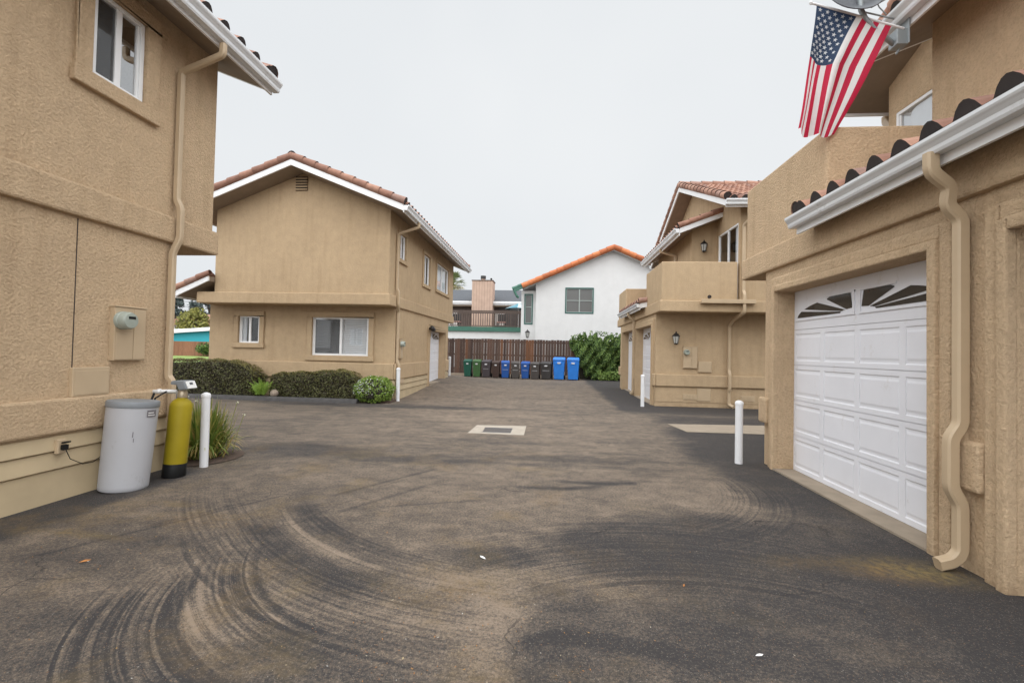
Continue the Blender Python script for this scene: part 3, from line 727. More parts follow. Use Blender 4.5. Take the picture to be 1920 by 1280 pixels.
    tmask(3, 4.95, 5.5, -2.6, 3.6, .75, .7); tmask(4, 1.35, 1.98, 1.7, 4.4, 1.0, .6); tmask(5, 1.5, 2.7, .8, 3.3, 1.2, .6, .15)
    wear -= ring(-0.86, 2.95, 1.28, .03, .4, -1.78, 2.05, .6) + ring(-0.86, 2.95, 1.45, .16, .12, -1.85, 2.05, .6)
    wear += ring(-0.86, 2.95, 1.185, .05, .28, -1.83, 2.22, .27)
    wear -= ring(-0.55, 3.55, 1.60, .03, .35, -1.65, 2.4, .5) + ring(-0.55, 3.55, 1.5, .03, .3, -1.5, 2.35, .5)
    wear -= ring(0.0, 5.4, 3.02, 0.13, .36, -1.5, 2.75, 1.0) + ring(0.0, 5.4, 2.62, 0.11, .4, -1.65, 3.3, 0.75)
    wear += ring(0.0, 5.4, 2.81, 0.06, .3, -1.7, 3.1, 0.6)
    for (cx, cy, r_, wd, px, py) in [(-0.1, 5.9, 1.25, .05, 0.1, 4.66), (0.4, 6.4, 1.5, .05, .5, 4.95), (0.2, 1.0, 1.25, .05, .3, 2.25)]:
        wear -= ring(cx, cy, r_, wd, .55, px, py, 0.42)
    # straight wheel tracks towards the left garages, fine scratches
    def line(x0, y0, x1, y1, wd, s):
        L_ = math.hypot(x1-x0, y1-y0); tx, ty = (x1-x0)/L_, (y1-y0)/L_
        u = (X-x0)*tx+(Y-y0)*ty; d = -(X-x0)*ty+(Y-y0)*tx
        return s*np.exp(-(d/wd)**2)*ss(-.1, .15, u)*(1-ss(L_-.15, L_+.1, u))
    for a in ((-3.3, 2.6, -2.4, 4.1, .02, .3), (-2.0, 4.1, -1.3, 5.2, .025, .35), (-1.75, 3.7, -1.2, 4.6, .03, .3), (-3.0, 3.2, -2.6, 3.9, .02, .2), (-1.4, 3.9, -0.6, 4.2, .02, .25)): wear -= line(*a)
    tint = blob(2.35, 3.25, 0.3, 0.16, 0.75, .8) + blob(1.95, 3.25, 0.45, 0.12, 0.4, .8) + blob(-3.3, 3.0, 0.35, 0.06, 0.5, .8)+ blob(-3.15, 3.75, .15, .06, .5, .8)
    tint = tint + 0.8*np.clip(fbm(X*2.6, Y*2.6, 91)-.55, 0, .3)*2.2*(1-ss(4.5, 8, Y))*(1-.75*ss(-.2, .8, X))
    nx, ny = len(xs), len(ys)
    me = bpy.data.meshes.new('ground')
    co = np.stack([X, Y, Z], -1).reshape(-1, 3)
    i = np.arange((nx-1)*(ny-1)); a = (i//(ny-1))*ny+i % (ny-1)
    q = np.stack([a, a+ny, a+ny+1, a+1], -1).astype(np.int32)
    me.vertices.add(len(co)); me.vertices.foreach_set('co', co.ravel())
    me.loops.add(q.size); me.loops.foreach_set('vertex_index', q.ravel())
    me.polygons.add(len(q)); me.polygons.foreach_set('loop_start', np.arange(0, q.size, 4, dtype=np.int32))
    me.update(calc_edges=True); me.validate()
    for nm, arr in [('wear', wear), ('tint', tint)]+[('tread%d' % i, q_) for i, q_ in enumerate(masks)]:
        at = me.attributes.new(nm, 'FLOAT', 'POINT'); at.data.foreach_set('value', np.clip(arr, 0, 1).ravel().astype(np.float32))
    me.polygons.foreach_set('use_smooth', [True]*len(me.polygons))
    me.materials.append(M['asphalt'])
    o = bpy.data.objects.new('ground', me); COL.objects.link(o); tag(o, kind='structure'); WLOC[o.name] = Vector((0, 0, 0))
make_ground()

def sheet(name, mat, poly, dz, thick=0.0):
    m = MB(); z = dz
    if thick: m.prism([(x, y, gz(x, y)-0.05) for x, y in poly], (0, 0, thick+.05))
    else: m.add([(x, y, gz(x, y)+dz) for x, y in poly], [tuple(range(len(poly)))])
    o = m.build(name, mat); tag(o, kind='structure'); return o
# lawn beyond the left house
m = MB(); nl = 20
pts = [(-60+i*2.4, 20+j*1.9, gz(-60+i*2.4, 20+j*1.9)+0.02) for i in range(nl+1) for j in range(nl//2+1)]
fs = [(i*11+j, (i+1)*11+j, (i+1)*11+j+1, i*11+j+1) for i in range(nl) for j in range(10)]
m.add(pts, fs); tag(m.build('lawn', M['grass']), kind='structure')
# planting beds and kerb
sheet('planting_bed', M['soil'], [(-10.6, 11.2), (-4.0, 11.2), (-4.0, 11.75), (-10.6, 11.75)], 0.0, 0.05)
m = MB()
kp = [(-11.5, 11.05), (-9.6, 11.05), (-8, 11.03), (-6.6, 11.0), (-5.6, 11.0), (-4.75, 11.02)]
prof = [(-0.15, -0.05), (0.12, -0.05), (0.10, 0.06), (0.05, 0.10), (-0.05, 0.10), (-0.11, 0.05)]
m.sweep([(x, y, 0) for x, y in kp], prof)
tag(smooth_angle(m.build('kerb', M['curb']), 60), kind='structure')
m = MB(); n = 18
m.add([(-4.16+0.40*math.cos(6.28*i/n), 5.25+0.46*math.sin(6.28*i/n), 0.008) for i in range(n)], [tuple(range(n))])
tag(m.build('soil_patch', M['soil']), kind='structure')
sheet('concrete_pad', M['concrete'], [(2.30, 9.28), (2.42, 8.4), (6.5, 8.5), (6.5, 9.75)], 0.006)

# ------------------------------------------------------------------ left houses (A near, B far): same plan mirrored
def left_house(label, far, sm):
    root = thing('stucco_house', label, 'house', XF.f((-6.5, 14.8, 0.0)), 'tan stucco houses with clay tile roofs')
    fx = frame_x(-4.1, 1); 
    gz0 = 0.22 if far else 0.02
    gtop = 2.0 if far else 2.16
    lo_y0, lo_y1 = 11.75, 17.9; up_y0, up_y1 = 11.17, 18.62; xl, xr = -9.3, -4.1; ul = -8.75
    # ---- lower storey
    m = MB()
    gar = (15.05, 17.25, -0.3, gtop, 0.22)
    wall(m, fx, lo_y0, lo_y1, -0.3, 2.47, [gar])
    fyb = frame_y(lo_y0, -1)
    w1 = (-8.46, -7.86, 1.44, 2.17, 0.1); w2 = (-6.38, -4.82, 1.15, 2.17, 0.1)
    wall(m, fyb, xl, xr, -0.3, 2.47, [w1, w2])
    wall(m, frame_x(xl, -1), lo_y0, lo_y1, -0.3, 2.47); wall(m, frame_y(lo_y1, 1), xl, xr, -0.3, 2.47)
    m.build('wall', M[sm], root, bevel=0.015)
    # ---- ledge slab at the upper floor
    m = MB(); e = 0.055
    m.box(-9.2, xr+e, up_y0-e, up_y1+e, 2.45, 2.74)
    m.build('ledge', M[sm], root, bevel=0.025)
    # ---- upper storey
    m = MB(); zu = lambda x: 5.80-0.40*abs(x+6.43)+0.03
    if far: ws = [(11.87, 12.42, 3.78, 4.45, .1), (14.2, 14.95, 3.45, 4.40, .1), (15.85, 17.75, 3.5, 4.45, .1)]
    else: ws = [(16.5-4.31, 16.5-3.765, 3.78, 4.60, .06), (14.4, 14.95, 3.45, 4.40, .1), (15.85, 17.75, 3.5, 4.45, .1)]
    wall(m, fx, up_y0, up_y1, 2.73, zu(xr)+.02, ws)
    wall(m, frame_x(ul, -1), up_y0, up_y1, 2.73, zu(ul))
    for y in (up_y0, up_y1):
        pts = [(ul, y, 2.73), (xr, y, 2.73), (xr, y, zu(xr)+.02), (-6.43, y, zu(-6.43)), (ul, y, zu(ul))]
        m.add(pts, [(0, 1, 2, 3, 4)])
    m.build('wall', M[sm], root, bevel=0.015)
    # gable vent
    m = MB(); fv = frame_y(up_y0, -1)
    m.fbox(fv, -6.62, -6.30, -0.01, 0.012, 5.36, 5.72)
    vb = m.build('gable_vent', M['closure'], root)
    m = MB()
    for i in range(5):
        z = 5.375+i*0.07
        m.hexa([fv(-6.62, .013, z), fv(-6.30, .013, z), fv(-6.30, .05, z-.01), fv(-6.62, .05, z-.01), fv(-6.62, .013, z+.04), fv(-6.30, .013, z+.04), fv(-6.30, .05, z+.015), fv(-6.62, .05, z+.015)])
    m.build('slat', M[sm], vb)
    # ---- base band and lap siding under it
    m = MB(); bz0, bz1 = (0.55, 0.85) if not far else (0.55, 0.97)
    def bands(z0, z1, e, m):
        m.box(-4.11, xr+e, lo_y0-e, gar[0]-.17, z0, z1); m.box(-4.11, xr+e, gar[1]+.17, lo_y1+e, z0, z1)
        m.box(xl, -4.112, lo_y0-e, lo_y0+.01, z0, z1)
    bands(bz0, bz1, 0.05, m)
    build_each(m, 'base_band', M[sm], root, bevel=0.022)
    m = MB()
    for z0, z1 in ((0.405, 0.53), (0.25, 0.395), (-0.25, 0.24)):
        for (ya, yb) in ((lo_y0-.02, gar[0]-.17), (gar[1]+.17, lo_y1)):
            m.hexa([(-4.105, ya, z0), (xr+.034, ya, z0), (xr+.034, yb, z0), (-4.105, yb, z0), (-4.105, ya, z1), (xr+.012, ya, z1), (xr+.012, yb, z1), (-4.105, yb, z1)])
        m.hexa([(xl, lo_y0-.034, z0), (xr, lo_y0-.034, z0), (xr, lo_y0+.01, z0), (xl, lo_y0+.01, z0), (xl, lo_y0-.012, z1), (xr, lo_y0-.012, z1), (xr, lo_y0+.01, z1), (xl, lo_y0+.01, z1)])
    build_each(m, 'siding', M['siding'], root, bevel=0.006)
    # ---- openings
    for i, h in enumerate(ws):
        st = ('sliver', 'sliver', 'curtain')[i] if far else ('slide', 'sliver', 'curtain')[i]
        if not far and i == 0: window(root, fx, *h[:4], style=st, trim=0.15, depth=.025, stucco_m=sm, glass='glass_sky', screen=1)
        else: window(root, fx, *h[:4], style=st, trim=0.11, stucco_m=sm, glass='glass' if i else 'glass_bright')
    window(root, fyb, *w1[:4], style='sliver', trim=0.13, stucco_m=sm)
    window(root, fyb, *w2[:4], style='blind', trim=0.14, stucco_m=sm, glass='glass_bright')
    garage_door(root, fx, gar[0], gar[1], gz0, gtop, 0.2); garage_surround(root, fx, gar[0], gar[1], gz0-.3, gtop, sm)
    m = MB(); m.box(-4.35, -4.0, gar[0], gar[1], gz0-.25, gz0+.01); m.build('threshold', M['concrete'], root)
    # ---- roofs
    gable_roof(root, 'y', 10.60 if far else 10.82, 19.2, -6.43, 5.80, 2.84 if far else 2.80, 0.40)
    shed_roof(root, -9.62, ul, 10.95, 18.7, 2.60, 3.0, -1, ends=(1, 1))
    # ---- downspout: gutter outlet, back to the wall, down, round the ledge, to the ground
    yu, yd = (11.64, 11.80) if far else (11.775, 11.805)
    e0 = 4.63; xg = -3.51 if far else -3.55
    downspout(root, [(xg, yu+.02, e0+.03), (xg, yu+.02, e0-.09), (-4.05, yu, e0-.26), (-4.05, yu, 2.93), (-4.0, yu, 2.84), (-4.0, yu, 2.50), (-4.05, yd, 2.34), (-4.05, yd, 1.05 if far else .98), (-4.0, yd, .93), (-4.0, yd, 0.08)], (0, 1, 0), .066, .06)
    if not far:
        m = MB(); m.box(-4.1, -4.098, 16.5-3.722, 16.5-3.714, .86, 2.44)
        m.build('control_joint', M['closure'], root)
    return root
set_xf()
hb = left_house('two-storey tan house behind the clipped hedges, its gable end facing the court', True, 'stucco_smooth')
set_xf(lambda p: (p[0]-0.13, 16.5-p[1], p[2]+0.03), True)
ha = left_house('nearest tan house on the left, rising behind the white salt tank', False, 'stucco')
set_xf()

# ------------------------------------------------------------------ right houses (D far, C near mirrored)
def right_house(label, near, sm):
    root = thing('stucco_house', label, 'house', XF.f((5.8, 15.5, 0.0)), 'tan stucco houses with clay tile roofs')
    fx = frame_x(2.75, -1); xe = 9.2
    g1 = (12.8, 15.10, -0.3, 2.16, 0.2); g2 = (15.68, 17.88, -0.3, 2.16, 0.2)
    lo_y0, lo_y1, up_y0, up_y1 = 12.47, 18.65, 11.86, 19.25
    m = MB()
    wall(m, fx, lo_y0, lo_y1, -0.3, 2.47, [g1, g2])
    wall(m, frame_y(lo_y0, -1), 2.75, xe, -0.3, 2.47); wall(m, frame_y(lo_y1, 1), 2.75, xe, -0.3, 2.47)
    m.add([(xe, lo_y0, -.3), (xe, lo_y1, -.3), (xe, lo_y1, 2.47), (xe, lo_y0, 2.47)], [(0, 1, 2, 3)])
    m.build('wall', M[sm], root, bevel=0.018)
    m = MB(); e = 0.05
    m.box(2.75-e, xe, up_y0-e, up_y1+e, 2.45, 2.74); m.build('ledge', M[sm], root, bevel=0.025)
    # balcony parapets
    for (a, b, zt) in ((up_y0, 13.78, 3.72), (17.45, up_y1, 3.80)):
        m = MB(); t = 0.16
        near_end = a == up_y0
        pl = [(4.6, a), (2.75, a), (2.75, b), (3.95, b), (3.95, b-t), (2.75+t, b-t), (2.75+t, a+t), (4.6, a+t)] if near_end else \
             [(4.6, b), (2.75, b), (2.75, a), (3.95, a), (3.95, a+t), (2.75+t, a+t), (2.75+t, b-t), (4.6, b-t)]
        m.prism([(x, y, 2.73) for x, y in pl], (0, 0, zt-2.73))
        m.build('balcony_wall', M[sm], root, bevel=0.022)
    # upper storey
    zs = lambda x: 4.75+0.4*(x-3.5)
    zm = lambda y: 6.83-0.43*abs(y-15.7)
    m = MB()
    fr4 = frame_x(3.95, -1); fr46 = frame_x(4.65, -1)
    wall(m, fr4, 13.5, 17.6, 2.73, zs(3.95)+.04)
    for y in (13.5, 17.6): m.add([(3.95, y, 2.73), (4.65, y, 2.73), (4.65, y, zs(4.65)+.04), (3.95, y, zs(3.95)+.04)], [(0, 1, 2, 3)])
    sl = (11.99, 13.38, 2.74, 4.74, 0.1)
    wall(m, fr46, up_y0, 13.5, 2.73, zm(up_y0)+.03, [sl]); wall(m, fr46, 17.6, 18.84, 2.73, zm(18.84)+.03)
    m.add([(4.65, up_y0, zm(up_y0)+.03), (4.65, 13.5, zm(up_y0)+.03), (4.65, 13.5, zs(4.65)), (4.65, 17.6, zs(4.65)), (4.65, 18.84, zm(18.84)+.03), (4.65, 15.7, zm(15.7)+.03)], [(0, 1, 2, 3, 4, 5)])
    wall(m, frame_y(up_y0, -1), 4.65, xe, 2.73, zm(up_y0)+.03); wall(m, frame_y(18.84, 1), 4.65, xe, 2.73, zm(18.84)+.03)
    m.add([(xe, up_y0, 2.73), (xe, 18.84, 2.73), (xe, 18.84, zm(18.84)), (xe, 15.7, zm(15.7)), (xe, up_y0, zm(up_y0))], [(0, 1, 2, 3, 4)])
    m.build('wall', M[sm], root, bevel=0.015)
    window(root, fr46, *sl[:4], style='curtain' if near else 'sliver', trim=0, stucco_m=sm, glass='glass_sky' if near else 'glass_bright', depth=.03)
    # roofs
    gable_roof(root, 'x', 4.15, 9.6, 15.7, 6.83, 4.22, 0.43, ends=(1, 1))
    shed_roof(root, 3.5, 4.66, 13.05, 18.0, 4.75, 5.21, -1, ends=(1, 1), fascia_drop=.02)
    shed_roof(root, 2.56, 3.97, 13.63, 17.43, 2.70, 3.03, -1, ends=(1, 1), fascia_drop=-.005, gs=.85)
    # garage doors and their trim
    for i, g in enumerate((g1, g2)):
        garage_door(root, fx, g[0], g[1], 0.02, 2.16, 0.19); garage_surround(root, fx, g[0], g[1], -0.3, 2.16, sm)
    m = MB()
    for g, xo in ((g1, 2.70), (g2, 2.80)): m.box(xo, 3.1, g[0], g[1], -0.2, 0.018)
    build_each(m, 'threshold', M['concrete'], root)
    # base band with square ends, thicker plinth below on the end wall
    m = MB(); e = 0.06
    m.box(2.75-e, 2.76, lo_y0-e, g1[0]-.17, 0.53, 0.85); m.box(2.75-e, 2.76, g1[1]+.17, g2[0]-.17, 0.53, 0.85)
    m.box(2.75-e, 2.76, g2[1]+.17, lo_y1+e, 0.53, 0.85); m.box(2.762, xe, lo_y0-e, lo_y0+.01, 0.53, 0.85)
    m.box(2.762, xe, lo_y1-.01, lo_y1+e, 0.53, 0.85)
    build_each(m, 'base_band', M[sm], root, bevel=0.022)
    m = MB()
    for y, s_ in ((lo_y0, -1), (lo_y1, 1)):
        m.box(2.76, xe, min(y, y+s_*.012), max(y, y+s_*.012), 0.12, 0.5)
    build_each(m, 'siding', M[sm], root, bevel=0.005)
    # downspouts
    yd = 15.38
    if near:
        pth = [(2.475, yd+.04, 2.735), (2.475, yd+.04, 2.61), (2.605, yd+.02, 2.52), (2.605, yd, 2.40), (2.69, yd, 2.31), (2.69, yd, 0.95), (2.63, yd, 0.86), (2.63, yd, 0.54), (2.69, yd, 0.43), (2.69, yd, 0.12), (2.64, yd, 0.06), (2.55, yd, 0.035)]
    else:
        pth = [(2.50, yd, 2.71), (2.50, yd, 2.62), (2.69, yd, 2.42), (2.69, yd, 0.12), (2.6, yd, 0.05)]
    downspout(root, pth, (0, 1, 0), 0.078 if near else .075, 0.066)
    yw = up_y0-.045
    downspout(root, [(4.95, 11.36, 5.02), (4.95, 11.36, 4.94), (4.72, yw, 4.62), (4.72, yw, 2.98), (4.72, yw-.06, 2.88), (4.72, yw-.06, 2.45), (4.66, lo_y0-.2, 2.30), (4.62, lo_y0-.045, 2.16), (4.62, lo_y0-.045, .98), (4.62, lo_y0-.105, .87), (4.62, lo_y0-.105, .5), (4.62, lo_y0-.06, .42), (4.62, lo_y0-.06, .1), (4.70, lo_y0-.16, .04)], (1, 0, 0), 0.10, 0.075)
    downspout(root, [(3.44, 15.1, 4.76), (3.44, 15.1, 4.68), (3.90, 15.0, 4.52), (3.90, 15.0, 3.2)], (0, 1, 0))
    # scupper box under the balcony
    m = MB(); m.box(3.68, 4.98, up_y0-.17, up_y0-.052, 2.66, 2.72); m.box(3.68, 4.98, up_y0-.17, up_y0-.15, 2.72, 2.76); m.build('drain_trough', M['tanpaint'], root, bevel=.006)
    m = MB(); m.lathe([(0.045, 0), (0.045, .03)], (3.9, up_y0-.052, 2.83), 14, axis='-y'); m.build('scupper', M['closure'], root)
    # foundation vents
    for x in (3.47, 4.93):
        m = MB(); m.box(x, x+.36, lo_y0-.022, lo_y0-.011, .19, .34)
        for q in range(4): m.box(x+.03+q*.08, x+.085+q*.08, lo_y0-.03, lo_y0-.021, .22, .31)
        m.build('foundation_vent', M['tanpaint'], root)
    return root
hd = right_house('farther right-hand tan house with lanterns, beyond the concrete pad', False, 'stucco_smooth')
set_xf(lambda p: (p[0], 18.65-p[1], p[2]), True)
hc = right_house('nearest tan house on the right, under the flag, with a big white garage door', True, 'stucco')
set_xf()

# ------------------------------------------------------------------ wall-mounted equipment
def lantern(label, fr, u, z, sc=1.0):
    p = fr(u, 0, z); t = thing('wall_lantern', label, 'lantern', p, 'black wall lanterns')
    m = MB(); c = Vector(fr(u, .12*sc, z))
    m.lathe([(0.05*sc, 0), (0.05*sc, .02*sc)], fr(u, 0.0, z+.06*sc), 10, axis='-y' if abs(fr(0, 1, 0)[1]-fr(0, 0, 0)[1]) > .5 else '-x')
    m.tube([fr(u, 0.01, z+.06*sc), fr(u, .07*sc, z+.15*sc), fr(u, .12*sc, z+.14*sc)], .012*sc, 6)
    m.build('bracket', M['darkmetal'], t)
    m = MB(); m.lathe([(0.05*sc, -.13*sc), (.085*sc, .05*sc)], c, 6); m.build('lamp_glass', M['shade'], t)
    m = MB()
    m.lathe([(0.10*sc, .05*sc), (.105*sc, .06*sc), (.05*sc, .12*sc), (.02*sc, .14*sc), (.012*sc, .18*sc)], c, 6)
    m.lathe([(0.02*sc, -.17*sc), (0.056*sc, -.15*sc), (.056*sc, -.13*sc)], c, 6)
    for j in range(6):
        a = 2*math.pi*j/6
        m.tube([c+Vector((.051*sc*math.cos(a), .051*sc*math.sin(a), -.13*sc)), c+Vector((.087*sc*math.cos(a), .087*sc*math.sin(a), .05*sc))], .006*sc, 4)
    m.build('cage', M['darkmetal'], t)
lantern('black lantern on the ground-floor wall above the small electric meter', frame_y(12.47, -1), 3.25, 1.80)
lantern('black lantern on the balcony wall beside the sliding glass door', frame_y(13.5, -1), 4.26, 4.46)
lantern('dark lantern on the white house below its narrow green window', frame_y(27.0, -1), -1.42, 2.40, 1.45)

def meter(label, fr, u, z, w_, h_, sc=1.0, axis='-y'):
    t = thing('electric_meter', label, 'meter', fr(u, 0, z), 'round electric meters on stucco walls')
    m = MB(); m.fbox(fr, u-w_/2, u+w_/2, -.01, .05, z-h_*.72, z+h_*.28)
    m.fbox(fr, u-w_/2-.008, u+w_/2+.008, -.01, .06, z+h_*.28, z+h_*.28+.015)
    b = m.build('meter_box', M['tanpaint'], t, bevel=.006)
    m = MB(); m.fbox(fr, u-w_/2+.01, u+w_*.06, .05, .058, z-h_*.7, z-h_*.2); m.fbox(fr, u+w_*.09, u+w_/2-.01, .05, .056, z-h_*.7, z+h_*.26)
    m.build('cover_plate', M['tanpaint'], b, bevel=.003)
    m = MB(); c = fr(u-w_*.29, .05, z+h_*.03)
    r = .085*sc
    m.lathe([(r*1.05, 0), (r*1.05, .03), (r, .035), (r, .085), (r*.85, .105), (0.005, .112)], c, 24, axis=axis)
    d = m.build('dial', M['meterglass'], t); smooth_angle(d, 40)
    m = MB(); c2 = Vector(fr(u-w_*.29, .05+.112, z+h_*.03))
    ff = lambda a, dd, b_: tuple(Vector(fr(u-w_*.29+a, .05+.108+dd, z+h_*.03+b_)))
    m.fbox(ff, -.035*sc, .035*sc, 0, .006, .015*sc, .04*sc); m.build('display', M['black'], d)
M['meterglass'] = plain('meter_glass', (0.33, 0.365, 0.32), 0.15, 0.06)
fA = frame_x(-4.23, 1)
meter('grey-green electric meter on the near left house, above the white salt tank', fA, 4.225, 1.57, .34, .52, 1.0, 'x')
meter('small electric meter on the far left house, above the short white post by the hedge', frame_x(-4.1, 1), 12.15, 1.48, .22, .52, .9, 'x')
meter('electric meter below the lantern on the house with the balcony', frame_y(12.47, -1), 3.64, 1.42, .36, .56, .85)
def panel(label, fr, u0, u1, z0, z1, d=.035):
    t = thing('utility_panel', label, 'panel', fr((u0+u1)/2, 0, z0)); m = MB()
    m.fbox(fr, u0, u1, -.01, d, z0, z1); b = m.build('box', M['tanpaint'], t, bevel=.006)
    m = MB(); m.fbox(fr, u0+.015, u1-.015, d, d+.004, z0+.015, z1-.03); m.build('cover', M['tanpaint'], t, bevel=.002)
panel('blank tan access panel on the near left house, just above the salt tank', fA, 3.70, 4.04, .88, 1.14)
panel('tan box on the wall right of the meter, above the base band', frame_y(12.47, -1), 3.85, 4.19, .92, 1.20)
panel('small tan box low on the wall below the base band', frame_y(12.47, -1), 3.83, 4.18, .16, .50, .025)
panel('small tan box on the far left house beside the short white post', frame_x(-4.1, 1), 12.1, 12.45, .42, .80)
# floodlight over the far left garage
t = thing('flood_light', 'dark cylindrical light above the far left garage door', 'light', (-4.1, 14.9, 2.03))
m = MB(); m.tube([(-4.1, 14.95, 2.06), (-3.98, 14.95, 2.06)], .03, 8); m.build('bracket', M['darkmetal'], t)
m = MB(); m.lathe([(.05, -.16), (.075, -.13), (.075, .12), (.05, .15)], (-3.94, 14.93, 2.05), 14, tilt=Matrix.Rotation(R(80), 3, 'X')); m.build('lamp_head', M['darkmetal'], t, smooth=True)
# outlet with plug
t = thing('wall_outlet', 'outdoor outlet with a plug and cord, low on the near left house', 'outlet', (-4.2, 3.63, .47))
m = MB(); m.box(-4.21, -4.172, 3.58, 3.65, .41, .53); m.build('outlet_box', M['tanpaint'], t, bevel=.006)
m = MB(); m.box(-4.166, -4.135, 3.595, 3.64, .44, .485); m.hexa([(-4.166, 3.60, .495), (-4.125, 3.61, .50), (-4.125, 3.65, .50), (-4.166, 3.64, .495), (-4.166, 3.60, .51), (-4.125, 3.61, .515), (-4.125, 3.65, .515), (-4.166, 3.64, .51)])
m.build('plug', M['black'], t, bevel=.004)
m = MB()
cp = [Vector((-4.14, 3.62, .44)), Vector((-4.12, 3.64, .36)), Vector((-4.12, 3.75, .29)), Vector((-4.14, 3.86, .28)), Vector((-4.16, 3.95, .31)), Vector((-4.15, 4.05, .36))]
m.tube(cp, .0035, 6); m.build('cord', M['black'], t, smooth=True)

# ------------------------------------------------------------------ water softener: salt tank and resin tank
tl = Matrix.Rotation(R(-3.0), 3, 'X') @ Matrix.Rotation(R(2.2), 3, 'Y')
t = thing('salt_tank', 'white round salt tank with a grey lid beside the yellow cylinder', 'tank', (-3.98, 4.05, 0))
c = (-4.0, 4.03, 0.0); rt = .199
m = MB(); m.lathe([(rt*.9, .0), (rt*.945, .012), (rt*.955, .04), (rt, .76), (rt, .78)], c, 40, tilt=tl)
smooth_angle(m.build('body', M['tankwhite'], t), 50)
m = MB(); m.lathe([(rt*1.02, .765), (rt*1.03, .77), (rt*1.03, .81), (rt*1.0, .822), (rt*.4, .832), (.01, .833)], c, 40, tilt=tl)
smooth_angle(m.build('lid', M['greyplastic'], t), 35)
m = MB()
def on_tank(a, h, e): return tuple(Vector(c)+tl@Vector((math.cos(a)*(rt+e), math.sin(a)*(rt+e), h)))
def tank_patch(m, a0, a1, h0, h1, e, mi=0):
    n = 8; pts = []
    for i in range(n+1):
        a = a0+(a1-a0)*i/n; pts += [on_tank(a, h0, e), on_tank(a, h1, e)]
    m.add(pts, [(2*i, 2*i+2, 2*i+3, 2*i+1) for i in range(n)], mi)
tank_patch(m, R(-14), R(14), .68, .745, .003)
for r_ in range(2): tank_patch(m, R(-11), R(9-4*r_), .695+.022*r_, .703+.022*r_, .0045, 1)
m.build('sticker', [M['sticker'], M['pipewhite']], t)
m = MB(); tank_patch(m, R(-41), R(-39), .50, .55, .0015); tank_patch(m, R(-38), R(-36.5), .455, .49, .0015); m.build('scuff_mark', M['sticker'], t)

M['yellow'] = plain('yellow_fibreglass', (0.30, 0.23, 0.012), 0.55, 0.16, vscale=3, bscale=60, bst=0.08, spec=0.25)
t = thing('resin_tank', 'yellow pressure cylinder with a black foot and grey control valve', 'tank', (-3.92, 4.48, 0))
c = (-3.87, 4.46, 0.0); ry = .102
tl2 = Matrix.Rotation(R(-3.4), 3, 'X') @ Matrix.Rotation(R(1.6), 3, 'Y')
m = MB(); pr = [(ry*.97, .12), (ry, .13), (ry, .72)]+[(ry*math.cos(R(a)), .72+.09*math.sin(R(a))) for a in (20, 40, 55, 65)]+[(.04, .825)]
m.lathe(pr, c, 28, tilt=tl2); smooth_angle(m.build('body', M['yellow'], t), 50)
m = MB(); m.lathe([(ry*.98, 0), (ry*1.015, .01), (ry*1.015, .135), (ry*.98, .14)], c, 28, tilt=tl2); smooth_angle(m.build('foot', M['black'], t), 50)
m = MB()
m.lathe([(.042, .81), (.047, .82), (.045, .86), (.035, .89)], c, 16, tilt=tl2)
smooth_angle(m.build('valve_neck', M['brass'], t), 40)
vx, vy, vz = -3.845, 4.46, .885
def vk(p): return (vx+(p[0]-vx)*.72, vy+(p[1]-vy)*.8, vz+(p[2]-vz)*.85)
set_xf(vk)
m = MB()
m.prism([(vx-.12, vy-.03, vz+.075), (vx-.10, vy-.03, vz+.12), (vx+.10, vy-.03, vz+.125), (vx+.15, vy-.03, vz+.02), (vx+.02, vy-.03, vz+.005), (vx-.02, vy-.03, vz+.07)], (0, .17, 0.0))
vh = m.build('control_valve', M['greyplastic'], t, bevel=.012)
m = MB(); m.hexa([(vx+.108, vy-.02, vz+.114), (vx+.153, vy-.02, vz+.029), (vx+.153, vy+.13, vz+.029), (vx+.108, vy+.13, vz+.114), (vx+.116, vy-.02, vz+.118), (vx+.161, vy-.02, vz+.033), (vx+.161, vy+.13, vz+.033), (vx+.116, vy+.13, vz+.118)])
pl = m.build('control_panel', M['pipewhite'], vh)
m = MB(); m.hexa([(vx+.127, vy+.03, vz+.10), (vx+.14, vy+.03, vz+.074), (vx+.14, vy+.08, vz+.074), (vx+.127, vy+.08, vz+.10), (vx+.130, vy+.03, vz+.102), (vx+.143, vy+.03, vz+.076), (vx+.143, vy+.08, vz+.076), (vx+.130, vy+.08, vz+.102)])
m.build('display', M['dish'], pl)
set_xf()
m = MB()
m.tube([(-3.87, 4.46, .88), (-4.05, 4.37, .88)], .018, 10); m.tube([(-3.88, 4.49, .865), (-4.1, 4.43, .865)], .015, 10)
m.tube([(-3.99, 4.40, .88), (-4.02, 4.385, .88)], .025, 10)
m.build('inlet_pipe', M['pipewhite'], t, smooth=True)
m = MB(); m.tube([(-4.02, 4.35, .86), (-4.0, 4.30, .80), (-4.0, 4.29, .6), (-4.02, 4.29, .1)], .011, 8); m.tube([(-3.93, 4.40, .88), (-3.96, 4.30, .82), (-3.985, 4.28, .66), (-4.0, 4.28, .5), (-4.02, 4.27, .4), (-4.0, 4.28, .3)], .008, 8)
m.tube([(-3.99, 4.29, .5), (-3.97, 4.28, .44), (-4.0, 4.28, .38), (-4.03, 4.28, .44), (-3.99, 4.29, .5)], .01, 6)
m.build('hose', M['black'], t, smooth=True)

